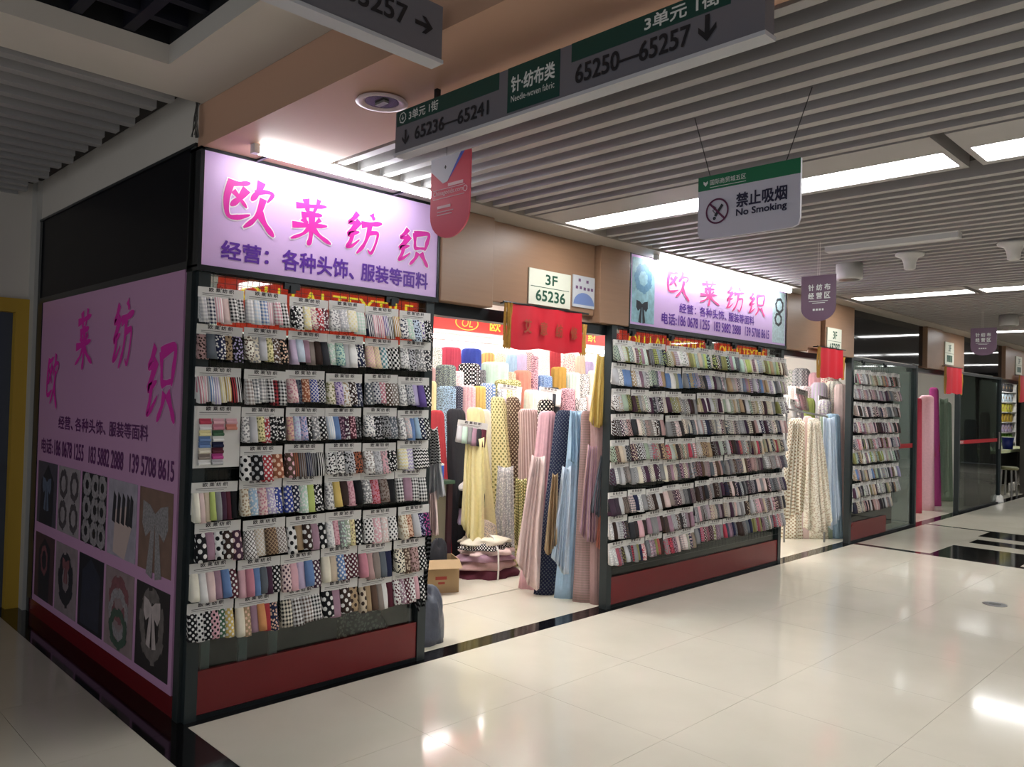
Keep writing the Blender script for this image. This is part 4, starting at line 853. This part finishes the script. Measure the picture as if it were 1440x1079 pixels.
hang(848, 640, 725, 6, 26, .06, ('plain', 'slate'), 'grey green cloth tip hanging beside the rack post', off=-4)
hang(850, 724, 768, 16, 22, .05, ('plain', 'coral'), 'coral ruffled cloth tuck near the rack post', folds=6)
hang(834, 625, 760, 14, 26, .12, ('stripe', 'mauve', 'dusty', .02), 'mauve ribbed cloth panel at the end of right row', off=-4)
# swatch cards pinned inside
for u, v, y, st, lb in ((643, 593, floor_at(683, 800).y - .16, 'silver mint grey mauve charcoal maroon', 'sample card pinned to the pale yellow bolt'), (695, 542, 2.28, 'f:grey/white lilac f:yellow/olive f:cream/tan silver', 'sample card pinned to the olive bolt'), (752, 546, 2.35, 'ivory mint silver charcoal white', 'pale sample card beside the black dotted bolt')):
    p = on(1, y, u + 22, v); c_ = card(p.x, p.z, st.split(), lb, 'sample cards inside the shop', .12, y=p.y, hook=False); c_.rotation_euler[2] = -.5; c_.scale = (1.2,) * 3
# ---- small table, box, bundle, bag
tb = thing('counter_table', 'small table with green top and dark leg inside the doorway', 'table', (2.78, 1.82, 0))
MB().box(-.42, .3, -.25, .3, .83, .86).build('table_top', mat('table_green', '#3c5a4a', .4), tb)
for a, b in ((-.4, -.23), (.24, -.23), (-.4, .25), (.24, .25)): MB().box(a, a + .05, b, b + .05, 0, .83).build('leg', mat('table_leg', '#3a1f2a', .4), tb)
MB().box(-.36, .25, -.2, -.19, .1, .83).build('front_panel', mat('panel_olive', '#7c7866', .5), tb)
for x, y, c1, lb in ((2.97, 1.72, '#2a5fc0', 'blue box on the small green table'), (2.8, 1.72, '#3fb56a', 'green box on the small green table')):
    t = thing('carton', lb, 'box', (x, y, .86), -.5); MB().box(-.07, .07, -.04, .04, 0, .13).build('body', mat('carton_' + c1[1:], c1, .4), t); MB().box(-.035, .035, -.0415, -.04, .03, .1).build('label', mat('carton_label', '#d8dce4', .5), t); MB().box(-.071, .071, -.041, .041, .13, .145).build('lid', m_white, t)
p = floor_at(618, 836)
cb = thing('cardboard_box', 'open cardboard box stuffed with grey cloth beside the table', 'box', (p.x + .08, p.y + .14, 0), -.45); cb.scale = (.8, .85, .9)
m_cb = mat('cardboard', '#a48a66', .8, noise=.08, nscale=6)
for a in ((-.2, .2, -.15, -.14), (-.2, .2, .14, .15), (-.2, -.19, -.14, .14), (.19, .2, -.14, .14)): MB().box(*a, 0, .3).build('side_panel', m_cb, cb)
MB().box(-.19, .19, -.14, .14, 0, .012).build('bottom_panel', m_cb, cb)
MB().quad((-.2, -.15, .3), (.2, -.15, .3), (.2, -.26, .24), (-.2, -.26, .24)).build('flap', m_cb, cb)
MB().box(-.05, .07, -.1515, -.15, .12, .15).box(-.02, .05, -.1515, -.15, .08, .1).build('print', mat('carton_red', '#9c3a2e', .6), cb)
def heap(name, loc, sx, sy, sz, spec, label, cat, seed, parent=None, n=5):
    rn = random.Random(seed); mb = MB(); seg, rg = 28, 10; ph = [rn.random() * 6 for _ in range(4)]
    for i in range(rg + 1):
        a = PI / 2 * i / rg
        for j in range(seg):
            t = 2 * PI * j / seg; f = 1 + .10 * math.sin(n * t + ph[0] + 2 * a) + .07 * math.sin(9 * t + ph[1] - 3 * a) + .05 * math.sin(5 * a + ph[2] + 2 * t)
            q = math.cos(a) ** .55 if i < rg else .02
            mb.v.append((sx * q * f * math.cos(t), sy * q * f * math.sin(t), sz * math.sin(a) * (1 + .1 * math.sin(3 * t + ph[3])))); mb.uv[len(mb.v) - 1] = (t * sx, a * sz)
    for i in range(rg):
        for j in range(seg): j2 = (j + 1) % seg; mb.f.append((i*seg + j, i*seg + j2, (i+1)*seg + j2, (i+1)*seg + j)); mb.mi.append(0)
    mb.f.append(tuple(range(seg))[::-1]); mb.mi.append(0); mb.f.append(tuple(rg*seg + j for j in range(seg))); mb.mi.append(0)
    o = mb.build(name, cloth(*spec), parent, True, loc)
    if label: tag(o, label, cat)
    return o
heap('cloth_heap', (p.x + .08, p.y + .14, .013), .11, .08, .38, ('plain', 'charcoal'), 'dark grey cloth crumpled inside the cardboard box', 'cloth', 3)
p = floor_at(677, 815)
bd = thing('cloth_bundle', 'maroon and pink folded cloth bundle tied with white string', 'cloth bundle', (p.x + .14, p.y + .1, 0), -.4)
z = 0
for k, (c_, hh) in enumerate((('maroon', .1), ('dusty', .08), ('mauve', .06), ('blush', .05), ('black', .05), ('cream', .04))):
    heap('folded_cloth', (random.uniform(-.02, .02), 0, z - .01), .27 - .008 * k, .2 - .006 * k, hh + .02, ('plain' if k != 4 else 'dots', c_, 'white'), None, None, 40 + k, bd); z += hh * .9
mb = MB(); pts = [(.04, -.215 + 0*a, 0) for a in (0,)] + [(.04, -.225, .1), (.04, -.21, .25), (.03, -.1, .36), (.02, .05, .37), (.02, .2, .25), (.02, .21, .02)]; mb.tube(pts, .008, 6); mb.build('string', m_white, bd)
heap('cloth_heap', (p.x + .16, p.y + .2, .32), .16, .13, .16, ('floral', 'beige', 'grey'), 'beige crumpled cloth lying on the tied bundle', 'cloth', 5)
heap('cloth_heap', (p.x + .1, p.y + .28, .45), .12, .11, .2, ('plain', 'lavender'), 'pale lavender crumpled cloth behind the tied bundle', 'cloth', 6)
heap('cloth_heap', (p.x + .08, p.y + .24, .6), .13, .1, .2, ('plain', 'black'), 'black crumpled cloth on top of the cloth pile', 'cloth', 7)
heap('cloth_heap', (p.x + .06, p.y + .25, .76), .1, .08, .1, ('plain', 'white'), 'white crumpled cloth on top of the black one', 'cloth', 8)
p = floor_at(604, 908)
bg = thing('plastic_bag', 'slumped grey plastic bag leaning on the rack post', 'bag', (p.x + .02, p.y + .09, 0))
m_bag = mat('bag_grey', '#565a66', .35, noise=.3, nscale=18, bump=.6)
o = heap('bag_body', (0, 0, 0), .14, .11, .34, ('plain', 'slate'), None, None, 11, bg, 7); o.data.materials[0] = m_bag
MB().tube([(-.05, 0, .28), (-.07, .0, .36), (-.05, .01, .4)], [.03, .02, .035], 9).build('bag_neck', m_bag, bg)
# loose cloth at the end of the corner rack
hang(612, 628, 705, 10, 34, -.02, ('plain', 'silver'), 'sheer silver net cloth hanging off the end of corner rack', rz=-.6, hemslope=-.1)
hang(606, 690, 760, 16, 26, -.03, ('plain', 'blush'), 'pale blush cloth hanging below the silver net', rz=-.6)
hang(597, 745, 850, 20, 22, -.05, ('dots', 'black', 'grey', .02), 'black dotted cloth hanging at the lower end of corner rack', rz=-.5, off=-6)
hang(610, 600, 655, 12, 26, -.02, ('zigzag', 'white', 'black'), 'black and white zigzag cloth end on the corner rack', rz=-.5)
# ---- second doorway
for (ub, ut, vt, wt, wb, sp, lb) in ((1112, 1120, 588, 22, 34, ('dots', 'ivory', 'tan', .03), 'ivory tan-dotted cloth roll in the second doorway'), (1130, 1136, 585, 14, 24, ('plain', 'blush'), 'blush cloth roll in the second doorway'), (1146, 1144, 588, 18, 36, ('floral', 'ivory', 'beige', .02), 'ivory beige-speckled roll in the second doorway'),
                                     (1162, 1160, 584, 16, 22, ('plain', 'sage'), 'sage cloth roll in the second doorway'), (1174, 1171, 582, 22, 24, ('plain', 'sky'), 'pale blue cloth roll by the slate post')):
    floor_bolt(ub, 757, ut, vt, wt, wb, sp, lb, group='draped rolls in the second doorway')
hang(1121, 592, 728, 20, 42, .3, ('dots', 'ivory', 'tan', .03), 'wide ivory dotted cloth draped over the second doorway rolls', off=-4)
hang(1146, 592, 745, 16, 42, .12, ('floral', 'ivory', 'beige', .02), 'cream speckled cloth draped in a point over the rolls', off=8, hemslope=-.12)
hang(1166, 586, 735, 16, 26, .06, ('plain', 'pale_blue'), 'pale blue cloth draped beside the slate post', off=6)
rl = thing('garment_rail', 'thin metal rail carrying draped cloths in the second doorway', 'rail', (0, 0, 0))
a, b = on(1, .5, 1106, 575), on(1, .2, 1162, 586); MB().tube([a, b], .012, 8).build('bar', mat('steel', '#9a9a9a', .3, metal=1), rl)
for q in (a, b): MB().tube([(q.x, q.y, 0), q], .012, 8).build('upright', mat('steel', '#9a9a9a', .3, metal=1), rl)
for (u, v, wt, wb, y, sp, lb) in ((1108, 520, 26, 30, 1.6, ('floral', 'white', 'sage', .03), 'white sage-print'), (1127, 518, 24, 28, 1.35, ('lattice', 'silver', 'slate', .05), 'silver lattice'), (1148, 524, 20, 24, 1.15, ('plain', 'pink'), 'pink'), (1167, 522, 24, 28, .95, ('floral', 'cream', 'rose', .03), 'cream rose-print'),
                              (1115, 543, 20, 26, 1.05, ('floral', 'blush', 'white'), 'blush print'), (1133, 543, 22, 26, .95, ('floral', 'white', 'rose'), 'white rose-print'), (1152, 538, 22, 26, .8, ('stripe', 'silver', 'lilac', .05), 'silver striped'), (1173, 536, 24, 28, .7, ('floral', 'ivory', 'silver'), 'ivory print'), (1137, 560, 18, 20, .72, ('plain', 'lime'), 'lime'), (1182, 540, 16, 18, .55, ('plain', 'blush'), 'plain blush'), (1102, 556, 18, 20, 1.0, ('floral', 'white', 'silver', .03), 'white silver-print'), (1122, 566, 18, 20, .85, ('floral', 'ivory', 'sage', .03), 'ivory sage-print'), (1160, 562, 18, 20, .6, ('floral', 'white', 'lilac', .03), 'white lilac-print'), (1141, 534, 16, 18, 1.3, ('floral', 'pink', 'white', .03), 'pink white-print')):
    p = on(1, y, u, v); seedc[0] += 1
    o = link('fabric_bolt', bolt_mesh(p.z, PXM(wt, p) / 2, PXM(wb, p) / 2, cloth(*sp), seedc[0], flat=.6, rot=-PI / 4), None, (p.x, y, 0)); tag(o, '%s bolt standing behind the rail in the second doorway' % lb, 'fabric bolt', 'bolts behind the garment rail')
for u, v, y, st, lb in ((1150, 558, .7, 'blush lilac beige grey sage choc', 'sample card hanging over the rail in the second doorway'), (1118, 548, .75, 'f:white/rose pink f:blush/rose cream', 'pink toned sample card hanging in the second doorway'), (1110, 563, .75, 'white silver f:white/grey lilac', 'white toned sample card hanging in the second doorway')):
    p = on(1, y, u + 8, v); c_ = card(p.x, p.z, st.split(), lb, 'sample cards in the second doorway', .1, y=p.y, hook=False); c_.scale = (1.5,) * 3
# ---- third doorway and beyond
floor_bolt(1303, 718, 1303, 556, 22, 24, ('plain', 'pink'), 'tall pink fabric roll standing in the third doorway', pleats=3, amp=.02, group='rolls in the third doorway')
floor_bolt(1318, 712, 1313, 545, 14, 12, ('plain', 'magenta'), 'hot pink fabric roll behind the tall pink one', pleats=3, amp=.03, group='rolls in the third doorway')
floor_bolt(1291, 722, 1292, 560, 10, 12, ('plain', 'crimson'), 'crimson fabric roll leaning by the glass edge', pleats=3, amp=.03, group='rolls in the third doorway')
floor_bolt(1330, 705, 1328, 565, 20, 20, ('plain', 'sage'), 'green fabric roll near the slate post', pleats=6, amp=.08, group='rolls in the third doorway')
hang(1327, 560, 690, 12, 16, .45, ('plain', 'sage'), 'light green cloth hanging in the third doorway')
hang(1317, 550, 640, 6, 10, .5, ('plain', 'crimson'), 'crimson cloth strip hanging in the third doorway')
q0, q1 = on(1, .95, 1406, 560), on(1, .95, 1429, 560); WS = q1.x - q0.x
su = thing('shelf_unit', 'white open shelf unit with coloured rolls in the far doorway', 'shelf', (q0.x - .3, .95, 0))
MB().box(0, .04, 0, .35, 0, 2.3).build('side_panel', m_white, su); MB().box(WS + .3, WS + .36, 0, .35, 0, 2.3).build('side_panel', m_white, su); MB().box(0, WS + .3, .33, .35, 0, 2.3).build('back_panel', m_white, su)
cols = ['#3a3a3e', '#c9d9e4', '#c9c24a', '#c7a83c', '#c9b9d9', '#6fb53a']
for k in range(7): MB().box(.04, WS + .3, 0, .35, .9 + .23 * k, .92 + .23 * k).build('shelf', m_white, su)
n = int((WS + .2) / .24)
for k in range(6):
    for q in range(n):
        t = thing('stock_roll', '%s rolled stock lying on the far white shelf, %s board from the bottom' % (['green', 'lilac', 'mustard', 'yellow', 'pale blue', 'black'][k], ORD[k]), 'fabric roll', (q0.x - .22 + .245 * q, .97, .92 + .23 * k), 0, 'rolled stock on the far white shelf')
        MB().tube([(.12, 0, .095), (.12, .3, .095)], .095, 12).build('roll', mat('stock_%d' % k, cols[5 - k], .6), t); MB().tube([(.12, -.004, .095), (.12, .0, .095)], .03, 8).build('core', m_cb, t)
q0 = on(1, .3, 1404, 640)
dt = thing('work_table', 'pale green topped table in the far doorway', 'table', (q0.x - .2, .3, 0))
MB().box(0, 3.2, 0, .6, .8, .86).build('table_top', mat('table_sage', '#b9bf98', .4), dt)
for a in (.05, 3.1):
    for b in (.05, .5): MB().box(a, a + .05, b, b + .05, 0, .8).build('leg', m_metal, dt)
MB().box(1.2, 3.0, .3, .32, .1, .8).build('modesty_panel', mat('panel_dark', '#2d2a2c', .5), dt)
p = floor_at(1413, 697)
ch = thing('stool', 'metal legged stool with olive seat beside the pale table', 'stool', (p.x, .17, 0))
MB().lathe([(.15, .5), (.17, .515), (.17, .54), (.14, .56)], 20).build('seat', mat('seat_olive', '#6b6a4a', .6), ch, True)
for a in range(4): MB().tube([(.12*math.cos(a*PI/2+.6), .12*math.sin(a*PI/2+.6), .51), (.15*math.cos(a*PI/2+.6), .15*math.sin(a*PI/2+.6), 0)], .018, 8).build('leg', MC['steel'], ch)
p = on(1, .4, 1417, 620); t = thing('blue_cup', 'blue cup on the pale green table', 'cup', (p.x, .4, .86)); MB().lathe([(.09, 0), (.11, .24), (.1, .24), (.085, .01)], 20).build('body', mat('cup_blue', '#26348a', .35), t, True); MB().lathe([(.112, .235), (.115, .245), (.1, .245)], 20).build('rim', m_white, t)
p = floor_at(1397, 706); heap('paper_heap', (p.x, p.y - .05, 0), .12, .1, .14, ('plain', 'white'), 'small crumpled white paper at the foot of the glass bay', 'paper', 71)
hang(1275, 545, 580, 8, 8, .3, ('plain', 'white'), 'small white cloth hanging behind the glass strip')
hang(1270, 562, 590, 10, 12, .35, ('plain', 'purple'), 'small purple cloth hanging behind the glass strip')
floor_bolt(1268, 728, 1268, 590, 16, 20, ('plain', 'taupe'), 'taupe cloth roll standing behind the glass strip', group='rolls behind the glass')
floor_bolt(1365, 712, 1365, 590, 18, 20, ('plain', 'slate'), 'slate cloth roll standing behind the plain glass bay', group='rolls behind the glass')
floor_bolt(1385, 708, 1385, 580, 14, 16, ('plain', 'taupe'), 'taupe cloth roll standing behind the plain glass bay', group='rolls behind the glass')

heap('cloth_heap', (1.15, .2, 0), .2, .12, .36, ('floral', 'taupe', 'cream', .03), 'taupe floral cloth heaped behind the corner bay glass', 'cloth', 77)
